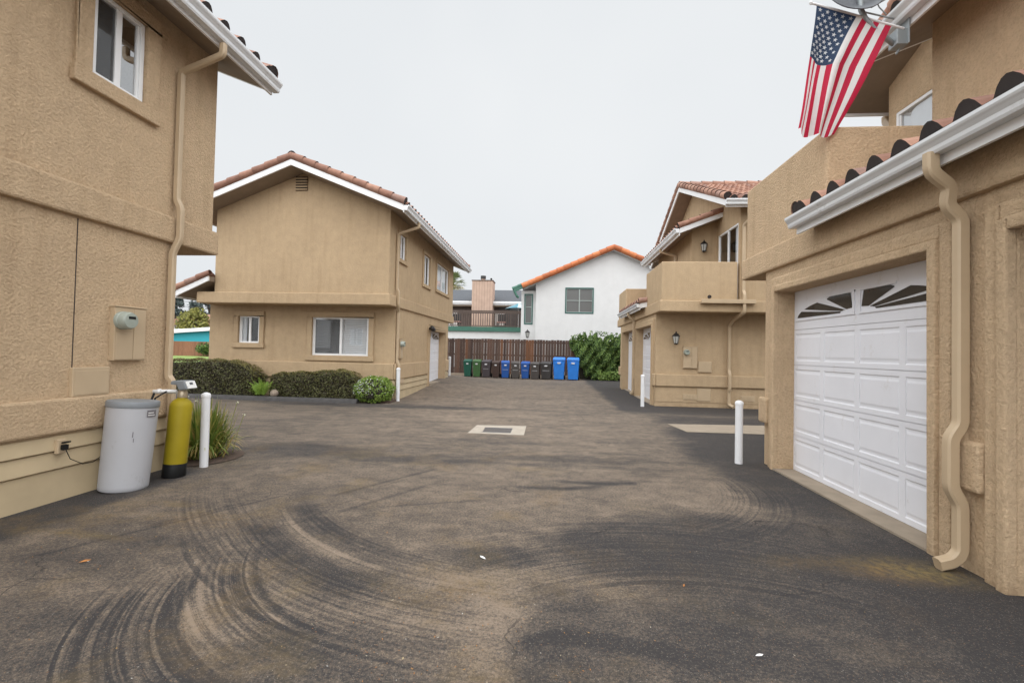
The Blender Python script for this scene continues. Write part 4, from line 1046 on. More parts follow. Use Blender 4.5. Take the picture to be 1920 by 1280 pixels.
# ------------------------------------------------------------------ bollards
M['bollard'] = stained('bollard_white', (0.74, 0.74, 0.75), 0.42, (.25, .20, .16), .6, .60, (1, 1, .4), 14)
def bollard(label, x, y, h, r=.048):
    z = gz(x, y); t = thing('bollard', label, 'bollard', (x, y, z), 'white pipe bollards at the garages')
    m = MB(); m.lathe([(r, -.05), (r, h-.04)], (x, y, z), 20); smooth_angle(m.build('post', M['bollard'], t), 40)
    m = MB(); m.lathe([(r*1.08, h-.045), (r*1.1, h-.04), (r*1.1, h-.015), (r*.9, h), (r*.3, h+.012), (.002, h+.013)], (x, y, z), 20); smooth_angle(m.build('cap', M['bollard'], t), 40)
bollard('white post with a cap in front of the strappy plant, by the yellow cylinder', -3.86, 4.86, .82, .043)
bollard('white post beside the big near garage door on the right', 2.41, 6.12, .79, .046)
bollard('slim white post at the house corner by the round flowering bush', -3.98, 11.72, .86)
bollard('slim white post in front of the farther right-hand garage door', 2.39, 12.25, .82)
bollard('short white post past the far left garage door, next to the fence', -4.22, 18.85, .78)

# ------------------------------------------------------------------ storm drain
t = thing('storm_drain', 'iron grate in a pale concrete slab in the middle of the court', 'drain', (-.88, 7.93, 0))
m = MB(); co_ = [(-1.33, 8.33), (-.43, 8.41), (-.42, 7.5), (-1.35, 7.51)]; ci = [(-1.15, 8.13), (-.67, 8.13), (-.66, 7.66), (-1.13, 7.66)]
for i in range(4):
    j = (i+1) % 4
    m.hexa([(*co_[i], -.02), (*co_[j], -.02), (*ci[j], -.02), (*ci[i], -.02), (*co_[i], .008), (*co_[j], .008), (*ci[j], .003), (*ci[i], .003)])
M['paleconc'] = plain('pale_concrete', (0.38, 0.33, 0.27), .9, .12, 40, .3, vscale=6)
m.build('concrete_slab', M['paleconc'], t)
m = MB(); m.box(-1.15, -.66, 7.66, 8.13, -.15, -.012, 1)
m.box(-1.15, -.66, 7.66, 7.69, -.012, .005); m.box(-1.15, -.66, 8.10, 8.13, -.012, .005)
for i in range(15): m.box(-1.13+i*.033, -1.13+i*.033+.014, 7.69, 8.10, -.012, .004)
for y in (7.80, 7.9, 8.0): m.box(-1.15, -.66, y, y+.014, -.013, .0)
m.build('grate', [M['dish'], M['black']], t)

# ------------------------------------------------------------------ wheeled bins
def bin_mat(n, c): M[n] = plain(n, c, .45, .08, vscale=4)
for n, c in (('bin_dark_green', (.012, .095, .065)), ('bin_green', (.05, .125, .04)), ('bin_charcoal', (.062, .052, .058)), ('bin_brown', (.055, .032, .026)), ('bin_blue', (.012, .085, .34)), ('bin_grey', (.068, .06, .056)), ('bin_dark', (.045, .042, .042)), ('bin_bright', (.02, .20, .68))): bin_mat(n, c)
M['label'] = plain('pale_label', (.6, .6, .62), .5, .1)
def wheeled_bin(label, x, y, w_, h, mat, big=False, stripe=True, rot=0):
    z = gz(x, y); t = thing('wheeled_bin', label, 'bin', (x, y, z), 'wheeled bins lined up along the wooden fence')
    d = w_*1.15; hw = w_/2
    ca, sa = math.cos(rot), math.sin(rot)
    def P(a, b, c): return (x+a*ca-b*sa, y+a*sa+b*ca, z+c)
    def fr(u, dd, zz): return P(u, -dd, zz)
    zt = h*.88
    m = MB(); s = .80
    m.hexa([P(-hw*s, -d*.30, .03), P(hw*s, -d*.30, .03), P(hw*s, d*.36, .03), P(-hw*s, d*.36, .03), P(-hw, -d*.45, zt), P(hw, -d*.45, zt), P(hw, d*.45, zt), P(-hw, d*.45, zt)])
    m.fbox(fr, -hw*1.03, hw*1.03, -d*.46, d*.47, zt-.05, zt)
    m.build('body', M[mat], t, bevel=.02)
    m = MB()
    if big:
        m.hexa([P(-hw*1.04, -d*.49, zt+.004), P(hw*1.04, -d*.49, zt+.004), P(hw*1.04, d*.5, zt+.004), P(-hw*1.04, d*.5, zt+.004), P(-hw*.96, -d*.42, zt+.10), P(hw*.96, -d*.42, zt+.10), P(hw*.96, d*.46, zt+.13), P(-hw*.96, d*.46, zt+.13)])
    else:
        m.hexa([P(-hw*1.04, -d*.49, zt+.004), P(hw*1.04, -d*.49, zt+.004), P(hw*1.04, d*.5, zt+.004), P(-hw*1.04, d*.5, zt+.004), P(-hw*.95, -d*.44, zt+.055), P(hw*.95, -d*.44, zt+.055), P(hw*.95, d*.46, zt+.105), P(-hw*.95, d*.46, zt+.105)])
    m.build('lid', M[mat], t, bevel=.018)
    m = MB()
    m.fbox(fr, -hw*.5, hw*.5, d*.40, d*.46, zt*.80, zt*.90)                # grip recess bar on the front
    m.fbox(fr, -hw*.9, hw*.9, d*.36, d*.395, zt*.55, zt*.57) if stripe else None
    m.build('front_rib', M[mat], t, bevel=.006)
    m = MB(); m.fbox(fr, -hw*.25, hw*.28, d*.455, d*.465, zt*.81, zt*.89)
    m.build('label_plate', M['label'], t)
    if stripe:
        m = MB(); m.fbox(fr, -hw*.6, hw*.6, d*.397, d*.405, zt*.552, zt*.568); m.build('bar', M['label'], t)
    m = MB(); m.tube([P(-hw*.7, d*.54, zt+.02), P(hw*.7, d*.54, zt+.02)], .016, 6); m.build('handle', M[mat], t)
    for s_ in (-1, 1):
        m = MB(); m.lathe([(.10, -.02), (.11, -.01), (.11, .03), (.10, .04)], P(s_*hw*.88, d*.40, .11), 14, axis='x'); m.build('wheel', M['black'], t)
bins = [(866, 882, .885, 'bin_dark_green', 'dark green bin at the left end of the row', 0), (883.5, 900, .89, 'bin_green', 'olive green bin, second in the row, next to the dark green one', 0),
        (901, 919, .89, 'bin_charcoal', 'purplish charcoal bin right of the olive green one', 1), (920, 936, .86, 'bin_brown', 'dark brown bin without a white stripe, left of the first blue bin', 0),
        (937, 954, .88, 'bin_blue', 'darker blue bin between the brown bin and a grey one', 1), (956, 973, .87, 'bin_grey', 'grey bin between the two darker blue bins', 1),
        (975, 992, .87, 'bin_blue', 'darker blue bin with grey bins on both sides', 1), (993, 1011, .86, 'bin_grey', 'narrow grey bin left of the wide charcoal one', 1),
        (1012, 1034, .90, 'bin_dark', 'widest charcoal bin, left of the tall bright blue pair', 1), (1035, 1058, 1.12, 'bin_bright', 'tall bright blue bin, left one of the pair', 0),
        (1061, 1084, 1.12, 'bin_bright', 'tall bright blue bin at the right end of the row', 0)]
for i, (a, b, h, mt, lb, st) in enumerate(bins):
    xa = (a-1034.5)*.02655+.08; xb = (b-1034.5)*.02655+.08
    wheeled_bin(lb, (xa+xb)/2, 22.85+random.uniform(-.05, .05), (xb-xa)*.94, h, mt, h > 1, bool(st), random.uniform(-.13, .13))

# ------------------------------------------------------------------ fence
t = thing('wooden_fence', 'tall dark brown plank fence behind the bins', 'fence', (-.5, 24.2, 0))
m = MB(); x = -6.2
while x < 5.2:
    wd = .138; dz = random.uniform(-.015, .02)
    rr = random.random()**1.2
    if -1.45 < x < -1.0: rr = 1.0
    m.box(x, x+wd, 24.2+random.uniform(-.004, .004), 24.222, .14, 1.985+dz, rn=rr)
    x += wd+random.choice([.004, .006, .009, .013, .017])
m.build('planks', M['plank'], t)
m = MB()
for z in (.35, 1.1, 1.8): m.box(-6.2, 5.2, 24.225, 24.265, z, z+.09, rn=.4)
m.build('rail', M['plank'], t)
px = -6.1
while px < 5.2:
    m = MB(); m.box(px, px+.09, 24.267, 24.36, -.1, 1.9, rn=.3); m.build('post', M['plank'], t); px += 2.4
m = MB(); m.box(-6.3, 5.3, 24.12, 24.4, -.1, .135)
tag(m.build('kerb', M['concrete'], bevel=.015), kind='structure')

# ------------------------------------------------------------------ foliage
def leaves(mb, P, N, size, mi=0, asp=.55, jitter=.8, rn=None, fold=True):
    for p, n in zip(P, N):
        n = Vector(n)+Vector((random.gauss(0, jitter), random.gauss(0, jitter), random.gauss(0, jitter)))
        if n.length < 1e-3: n = Vector((0, 0, 1))
        n.normalize(); a = n.orthogonal().normalized(); a = Matrix.Rotation(random.uniform(0, 6.28), 3, n) @ a; b = n.cross(a)
        s = size*random.uniform(.6, 1.25); p = Vector(p)
        r_ = random.random() if rn is None else rn()
        pts = [p-a*s, p+b*s*asp-n*s*.12, p+a*s, p-b*s*asp-n*s*.12]
        mb.add(pts, [(0, 1, 2, 3)], mi, r_)
def hedge(name, label, x0, x1, y0, y1, z0, tops, n, group=None):
    """clipped hedge; tops = list of (x, z) top outline"""
    m = MB(); X = [q[0] for q in tops]; Z = [q[1] for q in tops]
    top = lambda x: float(np.interp(x, X, Z))
    P = []; N = []; P2 = []; N2 = []
    for i in range(n):
        f = random.random(); x = random.uniform(x0, x1); zt = top(x); dep = abs(random.gauss(0, .05))
        edge = min(1, min(x-x0, x1-x)/.12)
        rnd_ = .10*(1-edge)
        if f < .55:                                   # front face
            z = random.uniform(z0, zt); yy = y0+rnd_+dep+.05*(z > zt-.08)
            P.append((x, yy+.03*math.sin(x*9+z*7), z)); N.append((0, -1, .3))
        elif f < .83:                                 # clipped top
            y = random.uniform(y0+.03, y1); z = zt-dep*.6-rnd_+.02*math.sin(x*11+y*8)
            P2.append((x, y, z)); N2.append((0, -.3, 1))
        elif f < .93:
            xx = (x0+dep) if random.random() < .5 else (x1-dep); z = random.uniform(z0, top(xx)-.03)
            P.append((xx, random.uniform(y0+.05, y1), z)); N.append((1, 0, .2))
        else:
            P.append((x, random.uniform(y0, y1), random.uniform(z0, zt-.05))); N.append((0, -1, .4))
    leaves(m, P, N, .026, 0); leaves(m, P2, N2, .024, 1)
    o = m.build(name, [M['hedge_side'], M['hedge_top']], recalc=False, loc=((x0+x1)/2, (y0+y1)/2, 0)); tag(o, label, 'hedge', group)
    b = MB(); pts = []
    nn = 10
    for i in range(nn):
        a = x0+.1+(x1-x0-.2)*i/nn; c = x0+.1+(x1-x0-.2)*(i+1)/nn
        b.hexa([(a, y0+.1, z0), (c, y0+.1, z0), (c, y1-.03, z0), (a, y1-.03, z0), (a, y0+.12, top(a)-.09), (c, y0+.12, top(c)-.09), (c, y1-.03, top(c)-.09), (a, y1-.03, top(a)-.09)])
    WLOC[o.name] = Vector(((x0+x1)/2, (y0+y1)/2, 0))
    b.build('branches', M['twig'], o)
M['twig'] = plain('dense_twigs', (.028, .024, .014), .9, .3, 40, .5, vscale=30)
hedge('clipped_hedge', 'taller clipped hedge at the left, behind the water softener', -10.5, -7.55, 11.14, 11.7, .05, [(-10.5, .9), (-9.9, .97), (-9.2, 1.0), (-8.3, .98), (-7.9, .85), (-7.6, .66)], 9000, 'clipped hedges under the far left house')
hedge('clipped_hedge', 'lower clipped hedge under the window with blinds', -7.2, -4.85, 11.14, 11.7, .05, [(-7.2, .62), (-6.9, .70), (-6.0, .74), (-5.5, .80), (-5.1, .76), (-4.87, .6)], 8000, 'clipped hedges under the far left house')
# round bush with small white flowers
m = MB(); c = Vector((-4.44, 11.28, .30)); P = []; N = []; F = []
for i in range(5200):
    d = Vector((random.gauss(0, 1), random.gauss(0, 1), random.gauss(0, 1))).normalized()
    if d.z < -.75: continue
    rr = (1-abs(random.gauss(0, .09)))*(1+.06*math.sin(d.x*7+1)*math.sin(d.z*6)+.05*math.sin(d.y*9))
    p = c+Vector((d.x*.50, d.y*.44, d.z*.37))*rr
    P.append(p); N.append(d)
leaves(m, P, N, .024)
o = m.build('flowering_bush', M['bush'], recalc=False, loc=(-4.44, 11.28, 0)); tag(o, 'round bright green bush dotted with white flowers at the house corner', 'bush')
m = MB()
for i in range(150):
    d = Vector((random.gauss(-.35, .6), -abs(random.gauss(.6, .4)), random.gauss(.35, .35))).normalized()
    if d.z < -.3: continue
    p = c+Vector((d.x*.505, d.y*.445, d.z*.375))*1.02
    for q in range(2): leaves(m, [p+Vector((random.uniform(-.01, .01),)*3)], [d], .009, 0, .9, .4)
m.build('flowers', M['petal_white'], o, recalc=False)
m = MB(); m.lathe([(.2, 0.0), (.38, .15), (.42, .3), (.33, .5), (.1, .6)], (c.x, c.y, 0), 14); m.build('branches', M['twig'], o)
# bright fern-like plant with a stone
m = MB(); P0 = Vector((-7.33, 11.05, .1))
for i in range(46):
    a = random.uniform(0, 6.28); ln = random.uniform(.36, .72); el = random.uniform(.75, 1.4)
    d = Vector((math.cos(a)*math.cos(el), math.sin(a)*math.cos(el)*.6, math.sin(el))); side = Vector((-math.sin(a), math.cos(a)*.6, 0))
    q = P0+Vector((random.uniform(-.1, .1), random.uniform(-.05, .05), 0)); rr = random.random()
    for s_ in range(16):
        t_ = (s_+2)/18; p = q+d*ln*t_+Vector((0, 0, -.30*t_*t_*ln)); w_ = .06*math.sin(math.pi*min(1, t_*.85+.1))
        for sg in (-1, 1):
            tip = p+side*sg*w_+d*.025+Vector((0, 0, random.uniform(-.02, .01)))
            m.add([p, p+(tip-p)*.5+d*.011, tip, p+(tip-p)*.5-d*.011], [(0, 1, 2, 3)], 0, min(1, rr*.7+random.random()*.3))
o = m.build('fern', M['fern'], recalc=False, loc=tuple(P0)); tag(o, 'bright green ferny plant between the two hedges', 'plant')
bm = bmesh.new(); bmesh.ops.create_icosphere(bm, subdivisions=3, radius=.105)
for v in bm.verts: v.co = Vector((v.co.x*1.0, v.co.y*.8, v.co.z*.95))*(1+.08*math.sin(v.co.x*21)*math.cos(v.co.z*17))
me = bpy.data.meshes.new('garden_stone'); bm.to_mesh(me); bm.free(); me.materials.append(M['stone'])
for p_ in me.polygons: p_.use_smooth = True
o = bpy.data.objects.new('garden_stone', me); COL.objects.link(o); o.location = (-7.0, 11.12, .17); tag(o, 'rounded tan stone beside the bright fern', 'stone')
# strappy flowering clump near the softener
m = MB(); B0 = Vector((-4.22, 5.28, 0)); FL = MB()
for i in range(950):
    a = random.uniform(0, 6.28); ln = random.uniform(.38, .78); el = random.uniform(.6, 1.48)
    q = B0+Vector((math.cos(a), math.sin(a), 0))*abs(random.gauss(0, .09)); hx = Vector((math.cos(a), math.sin(a), 0)); sd = Vector((-math.sin(a), math.cos(a), 0)); wd = random.uniform(.007, .014)
    pts = []; n = 7
    r_ = random.random()**1.3
    for s_ in range(n+1):
        t_ = s_/n; droop = 1.0*(1.5-el)*t_*t_
        p = q+hx*ln*t_*math.cos(el)*(.75)+Vector((0, 0, max(.01, ln*(t_*math.sin(el)-.55*droop*t_)))); ww = wd*(1-t_**3)+.001
        pts += [p-sd*ww, p+sd*ww]
    m.add(pts, [(2*s_, 2*s_+1, 2*s_+3, 2*s_+2) for s_ in range(n)], 0, min(1, r_+(.25 if el < .8 else 0)))
for i in range(16):
    a = random.uniform(0, 6.28); rr = abs(random.gauss(.16, .1)); h = random.uniform(.45, .80); p = B0+Vector((math.cos(a)*rr, math.sin(a)*rr, 0)); tp = p+Vector((math.cos(a)*.12, math.sin(a)*.12, h))
    m.tube([p, p*.5+tp*.5+Vector((0, 0, .05)), tp], .003, 4, rn=.6)
    for q in range(7): leaves(FL, [tp+Vector((random.gauss(0, .01), random.gauss(0, .01), random.gauss(0, .01)))], [(0, 0, 1)], .011, 0, .5, .9)
o = m.build('strap_leaf_plant', M['strap'], recalc=False, loc=tuple(B0)); tag(o, 'clump of long strappy leaves with pale flowers behind the near left post', 'plant')
FL.build('flowers', M['petal'], o, recalc=False)
# climbing plant mounded over the fence end
m = MB(); P = []; N = []
for i in range(15000):
    x = random.uniform(.95, 4.2)
    zt = np.interp(x, [.95, 1.3, 2.0, 2.6, 3.2, 4.2], [1.95, 2.18, 2.3, 2.12, 2.25, 2.3])+.1*math.sin(x*9)+.07*math.sin(x*23)
    zb = np.interp(x, [.95, 1.35, 1.7, 2.0], [1.8, .9, .25, .05])+.1*math.sin(x*17)
    u = random.random(); z = zb+(zt-zb)*u**.85
    bulge = .55*math.sin(min(1, (zt-z)/1.2+.12)*1.5)+.25*ss(1.0, 2.2, x)+.12*math.sin(x*6+z*4)+.1*math.sin(x*13-z*9)
    if random.random() < .2: y = random.uniform(24.2-.3, 24.6); z = zt-.02-abs(random.gauss(0, .06)); P.append((x, y, z)); N.append((0, -.3, 1))
    else: P.append((x, 24.15-float(bulge)*float(ss(.9, 1.6, x)*.8+.3)+abs(random.gauss(0, .08)), z)); N.append((0, -1, .45))
for i in range(60):                                            # stray shoots
    x = random.uniform(1.0, 4.0); z0_ = np.interp(x, [.95, 2.0, 3.2], [2.0, 2.3, 2.2])
    for q in range(5): P.append((x+random.gauss(0, .03), 24+random.gauss(0, .1), z0_+q*.05)); N.append((0, -1, .3))
leaves(m, P, N, .046, 0, .75, .9)
for i in range(500): leaves(m, [(random.uniform(2.3, 3.6), 23.2+random.gauss(0, .12), random.uniform(.05, .45))], [(0, -1, .5)], .07, 0, .7, .8, rn=lambda: random.uniform(.7, 1))
o = m.build('climbing_vine', M['vine'], recalc=False, loc=(2.5, 24.1, 0)); tag(o, 'leafy green climber mounded over the right end of the fence', 'climber')
m = MB(); m.prism([(1.5, 24.05, 0), (1.25, 24.05, 1.6), (1.4, 24.05, 2.0), (4.1, 24.05, 2.0), (4.1, 24.05, 0)], (0, .1, 0)); m.prism([(2.1, 23.75, 0), (2.0, 23.75, 1.3), (4.1, 23.75, 1.7), (4.1, 23.75, 0)], (0, .29, 0)); m.build('stems', M['twig'], o)

# ------------------------------------------------------------------ white house with the orange roof
t = thing('white_house', 'white stucco house with bright orange tile gable and green window frames', 'house', (3.4, 30, 0))
zw = lambda x: 7.30-.44*abs(x-3.48)
m = MB(); fyw = frame_y(27.0, -1)
x0, x1 = -.98, 7.7
wA = (.74, 2.40, 3.64, 5.16, .1)
zc = 5.25
wall(m, fyw, x0, x1, -.2, zc, [wA])
m.add([(x0, 27, zc), (x1, 27, zc), (x1, 27, zw(x1)+.03), (3.48, 27, zw(3.48)+.03), (x0, 27, zw(x0)+.03)], [(0, 1, 2, 3, 4)])
wB = (-1.67, -1.15, 2.98, 4.80, .08)
f2 = frame_y(27.3, -1)
wall(m, f2, -1.85, x0, -.2, zw(-1.85)+.03, [wB])
m.add([(x0, 27, -.2), (x0, 27.3, -.2), (x0, 27.3, zw(x0)), (x0, 27, zw(x0))], [(0, 1, 2, 3)])
m.add([(-1.85, 27.3, -.2), (-1.85, 37, -.2), (-1.85, 37, zw(-1.85)), (-1.85, 27.3, zw(-1.85))], [(0, 1, 2, 3)])
m.build('wall', M['whitewall'], t)
window(t, fyw, *wA[:4], style='grid', trim=0, fm='greenframe') if False else None
M['greenframe'] = plain('green_window_frame', (.025, .10, .085), .5, .08)
M['whitebar'] = M['vinyl']
def green_window(h, fr, u0, u1, z0, z1, cols):
    m = MB(); ring_boxes(m, fr, u0+.07, u1-.07, z0+.07, z1-.07, .068, -.06, .03); w_ = m.build('window', M['greenframe'], h, bevel=.005)
    m = MB(); fw = .07
    ring_boxes(m, fr, u0+fw+.03, u1-fw-.03, z0+fw+.03, z1-fw-.03, .028, -.05, -.005)
    zm = (z0+z1)/2 + (.12 if cols == 1 else 0); m.fbox(fr, u0+fw, u1-fw, -.045, -.01, zm-.02, zm+.02)
    if cols == 2: m.fbox(fr, (u0+u1)/2-.03, (u0+u1)/2+.03, -.046, -.004, z0+fw, z1-fw)
    m.build('sash', M['sashgrey'], w_)
    m = MB(); m.fbox(fr, u0+.05, u1-.05, -.06, -.05, z0+.05, z1-.05); m.build('pane', M['paneg'], w_)
M['sashgrey'] = plain('sash_grey_green', (.32, .36, .34), .5, .05)
def pane_mat():
    m, nt, b = new_mat('pane_with_blinds'); v = coords(nt)
    sp = nd(nt, 'ShaderNodeSeparateXYZ'); nt.links.new(v, sp.inputs[0])
    f = mathn(nt, 'FRACT', mathn(nt, 'MULTIPLY', sp.outputs[2], 16))
    c = ramp(nt, f, [(.0, (.05, .05, .047)), (.35, (.10, .10, .095)), (.8, (.115, .113, .108))]); nt.links.new(c, b.inputs['Base Color'])
    b.inputs['Roughness'].default_value = .25; return m
M['paneg'] = pane_mat()
green_window(t, fyw, *wA[:4], 2); green_window(t, f2, *wB[:4], 1)
gable_roof(t, 'y', 26.55, 37.5, 3.48, 7.30, 5.6, .44, tile='tile_orange', bw=.10, ends=(1, 0), gut=False, barge='greenpaint', brl=.17, soffit='whitewall', halves=(5.2, 5.2))
m = MB(); e = 3.48-5.75; ze = 7.30-.44*5.75
m.hexa([(e, 26.5, ze), (e+1.0, 26.5, ze+.44), (e+1.0, 26.56, ze+.44), (e, 26.56, ze), (e, 26.5, ze+.2), (e+1.0, 26.5, ze+.64), (e+1.0, 26.56, ze+.64), (e, 26.56, ze+.2)])
m.tube([(e+.05, 26.5, ze+.1), (e+.2, 26.5, ze-.2), (e+.3, 26.55, ze-.28)], .07, 8)
barrels(m, (e-.08, 26.7, ze+.22), (e+.9, 26.7, ze+.65), .12, .4)
m.build('eave_trim', M['greenpaint'], t)
m = MB(); m.box(1.45, 1.9, 29, 29.5, 6.3, 7.0); m.box(1.35, 2.05, 28.9, 29.6, 7.001, 7.12); m.build('roof_vent', M['dish'], t)

# ------------------------------------------------------------------ house with a raised deck behind the fence
t = thing('deck_house', 'low house with grey shingle roof, pink chimney and raised railed deck', 'house', (-5, 33, 0))
m = MB(); m.box(-13, -1.9, 31.05, 31.3, -.2, 2.66); m.build('wall', M['whitewall'], t)
m = MB(); m.box(-13, -1.9, 30.9, 31.02, 2.67, 2.98); m.build('deck_beam', M['greenpaint'], t)
m = MB(); m.box(-13, -1.9, 31.04, 34.6, 2.80, 2.96); m.build('deck', M['oldwood'], t)
m = MB(); m.box(-13, -1.9, 34.7, 34.9, 2.9, 4.8); m.build('wall', M['deckwall'] if 'deckwall' in M else M['oldwood'], t)
m = MB()
m.hexa([(-13, 34.05, 4.98), (-1.0, 34.05, 4.98), (-1.0, 38, 6.35), (-13, 38, 6.35), (-13, 34.05, 5.06), (-1.0, 34.05, 5.06), (-1.0, 38, 6.43), (-13, 38, 6.43)])
m.build('roof', M['shingle'], t)
m = MB(); m.box(-13, -1.0, 33.95, 34.04, 4.80, 5.02); m.box(-13, -1.0, 33.86, 33.949, 4.9, 5.04); m.build('fascia', M['white'], t)
m = MB(); m.box(-13, -1.0, 34.05, 34.7, 4.68, 4.79); m.build('soffit', M['deckwall'] if 'deckwall' in M else M['soffit'], t)
m = MB(); m.box(-5.93, -4.40, 33.4, 34.7, 2.96, 6.5); ch = m.build('chimney', M['pinkwood'], t)
m = MB(); m.box(-5.97, -4.36, 33.36, 34.74, 6.5, 6.56); m.build('chimney_cap', M['oldwood'], ch)
m = MB(); m.lathe([(.16, 6.56), (.16, 6.72)], (-5.2, 34, 0), 14, mi=1); m.lathe([(.2, 6.72), (.2, 6.95)], (-5.2, 34, 0), 14); m.tube([(-4.6, 34, 6.56), (-4.6, 34, 6.7)], .04, 8); m.lathe([(.06, 6.68), (.09, 6.74), (.03, 6.8)], (-4.6, 34, 0), 10)
m.build('chimney_pot', [M['darkmetal'], M['pinkwood']], ch)
m = MB(); m.box(-13, -1.9, 31.02, 31.12, 4.02, 4.10, rn=.3); m.box(-13, -1.9, 31.03, 31.09, 3.02, 3.08, rn=.5); m.box(-13, -1.9, 31.03, 31.09, 3.9, 4.0, rn=.2)
x = -12.9
while x < -1.95:
    m.box(x, x+.045, 31.04, 31.085, 3.08, 3.9, rn=random.random()); x += .16
m.build('railing', M['oldwood'], t)
M['darkroom'] = plain('porch_dark_siding', (.09, .075, .07), .85, .15)
m = MB(); m.box(-4.05, -2.0, 34.62, 34.69, 2.97, 4.66); m.box(-10.5, -8.2, 34.62, 34.69, 2.97, 4.66); m.build('porch_siding', M['darkroom'], t)
m = MB(); m.box(-8.1, -7.2, 34.6, 34.69, 3.0, 4.4); m.box(-4.9+.6, -3.9+.3, 34.6, 34.615, 3.3, 4.3); m.build('window', M['palewall'], t)
# deck furniture
M['cushion'] = plain('pink_cushion', (.42, .24, .2), .8, .1)
for i, (x, lb) in enumerate(((-6.9, 'dark chair on the deck left of the pink chimney'), (-3.6, 'dark chair on the deck below the blue umbrella'))):
    o = thing('deck_chair', lb, 'chair', (x, 32.6, 2.96), 'chairs on the raised deck')
    m = MB(); m.box(x-.3, x+.3, 32.3, 32.9, 3.36, 3.44); m.build('seat', M['cushion'], o)
    m = MB(); m.box(x-.3, x+.3, 32.86, 32.92, 3.44, 4.0); m.build('backrest', M['darkmetal'], o)
    for sx in (-.27, .27):
        for sy in (32.33, 32.87):
            m = MB(); m.tube([(x+sx, sy, 2.96), (x+sx, sy, 3.36)], .025, 6); m.build('leg', M['darkmetal'], o)
o = thing('patio_umbrella', 'half-hidden pale blue umbrella on the deck beside the white house', 'umbrella', (-2.4, 32.6, 2.96))
M['palecloth'] = plain('pale_blue_cloth', (.48, .62, .68), .7, .06); M['tealcloth'] = plain('teal_cloth', (.08, .22, .28), .7, .06)
m = MB(); m.tube([(-2.4, 32.6, 2.96), (-2.4, 32.6, 4.75)], .03, 8); m.build('pole', M['white'], o)
m = MB(); n = 8
pts = [(-2.4, 32.6, 4.78)]+[(-2.4+1.0*math.cos(6.283*i/n), 32.6+1.0*math.sin(6.283*i/n), 4.38) for i in range(n)]
for i in range(n): m.add([pts[0], pts[1+i], pts[1+(i+1) % n]], [(0, 1, 2)], i % 2)
m.build('canopy', [M['palecloth'], M['tealcloth']], o)

# ------------------------------------------------------------------ palm behind the far left house
t = thing('palm_tree', 'palm crown showing past the end of the far left roof', 'palm', (-8.8, 40, 0))
m = MB(); m.tube([(-8.8, 40, -.2), (-8.75, 40, 3), (-8.8, 40, 7.0)], .2, 10, scale=[1.2, .9, .8]); m.build('trunk', M['bark'], t, smooth=True)
m = MB(); c = Vector((-8.8, 40, 7.1))
for i in range(46):
    a = random.uniform(0, 6.28); el = random.uniform(-.7, 1.35); d = Vector((math.cos(a)*math.cos(el), math.sin(a)*math.cos(el), math.sin(el))); st = random.uniform(.55, .8); p = c+d*st
    m.tube([c, p], .02, 4, rn=.7)
    sd = d.cross(Vector((0, 0, 1))).normalized() if abs(d.z) < .98 else Vector((1, 0, 0)); r_ = random.random()*(.6 if el > 0 else 1)+(0 if el > 0 else .2)
    for q in range(11):
        th = R(-75+15*q); dd = (d*math.cos(th)+sd*math.sin(th)).normalized(); ln = random.uniform(.65, .85); tip = p+dd*ln+Vector((0, 0, -.18)); md = p+dd*ln*.5; w_ = sd.cross(dd)
        ws_ = dd.cross(w_).normalized()*.035 if w_.length > .01 else Vector((0, 0, .035))
        m.add([p, md+ws_, tip, md-ws_], [(0, 1, 2, 3)], 0, min(1, r_))
m.build('fronds', M['palm'], t, recalc=False)

# ------------------------------------------------------------------ things seen through the gap on the left
t = thing('boundary_fence', 'low reddish fence at the back of the lawn on the left', 'fence', (-30, 38.6, .3))
m = MB(); x = -44
while x < -20: m.box(x, x+.19, 38.6, 38.63, .2, 1.62, rn=random.random()); x += .2
m.build('planks', M['redwood'], t)
m = MB(); m.box(-44, -20, 38.64, 38.7, .5, .6); m.box(-44, -20, 38.64, 38.7, 1.3, 1.4); m.build('rail', M['redwood'], t)
def shrub(name, label, cat, x, y, z, r, h, mat, n, sz, trunk=True, group=None, cone=False):
    g = z; t = thing(name, label, cat, (x, y, g), group)
    if trunk:
        m = MB(); m.tube([(x, y, g-.2), (x+.05*r, y, g+h*.35), (x, y, g+h*.75)], r*.09, 8, scale=[1.3, 1, .5])
        for q in range(5):
            a = q*1.3; m.tube([(x, y, g+h*(.3+.08*q)), (x+math.cos(a)*r*.6, y+math.sin(a)*r*.6, g+h*(.5+.08*q))], r*.04, 6)
        m.build('trunk', M['bark'], t)
    m = MB(); P = []; N = []
    cl = []
    for q in range(34):
        d = Vector((random.gauss(0, 1), random.gauss(0, 1), random.gauss(0, 1))).normalized()
        if cone:
            u = random.random(); cl.append((Vector((x+d.x*r*(1-u*.75)*.8, y+d.y*r*(1-u*.75)*.8, g+h*(.22+.75*u))), r*(.32-.18*u)))
        else: cl.append((Vector((x+d.x*r*.68, y+d.y*r*.68, g+h*.62+d.z*h*.3)), r*random.uniform(.25, .42)))
    for i in range(n):
        c, cr = random.choice(cl); d = Vector((random.gauss(0, 1), random.gauss(0, 1), random.gauss(0, 1))).normalized()
        P.append(c+d*cr*random.uniform(.6, 1.05)); N.append(d)
    leaves(m, P, N, sz); m.build('crown', M[mat], t, recalc=False)
shrub('shrub', 'dark green shrub in front of the low reddish fence', 'shrub', -30.3, 38.0, .3, .9, 1.1, 'vine', 1500, .09, False)
shrub('shrub', 'small dark shrub by the reddish fence, close to the house corner', 'shrub', -28.4, 38.1, .3, .5, .9, 'vine', 800, .08, False)
t = thing('teal_house', 'low teal house with a white roof beyond the lawn', 'house', (-38, 47, .3))
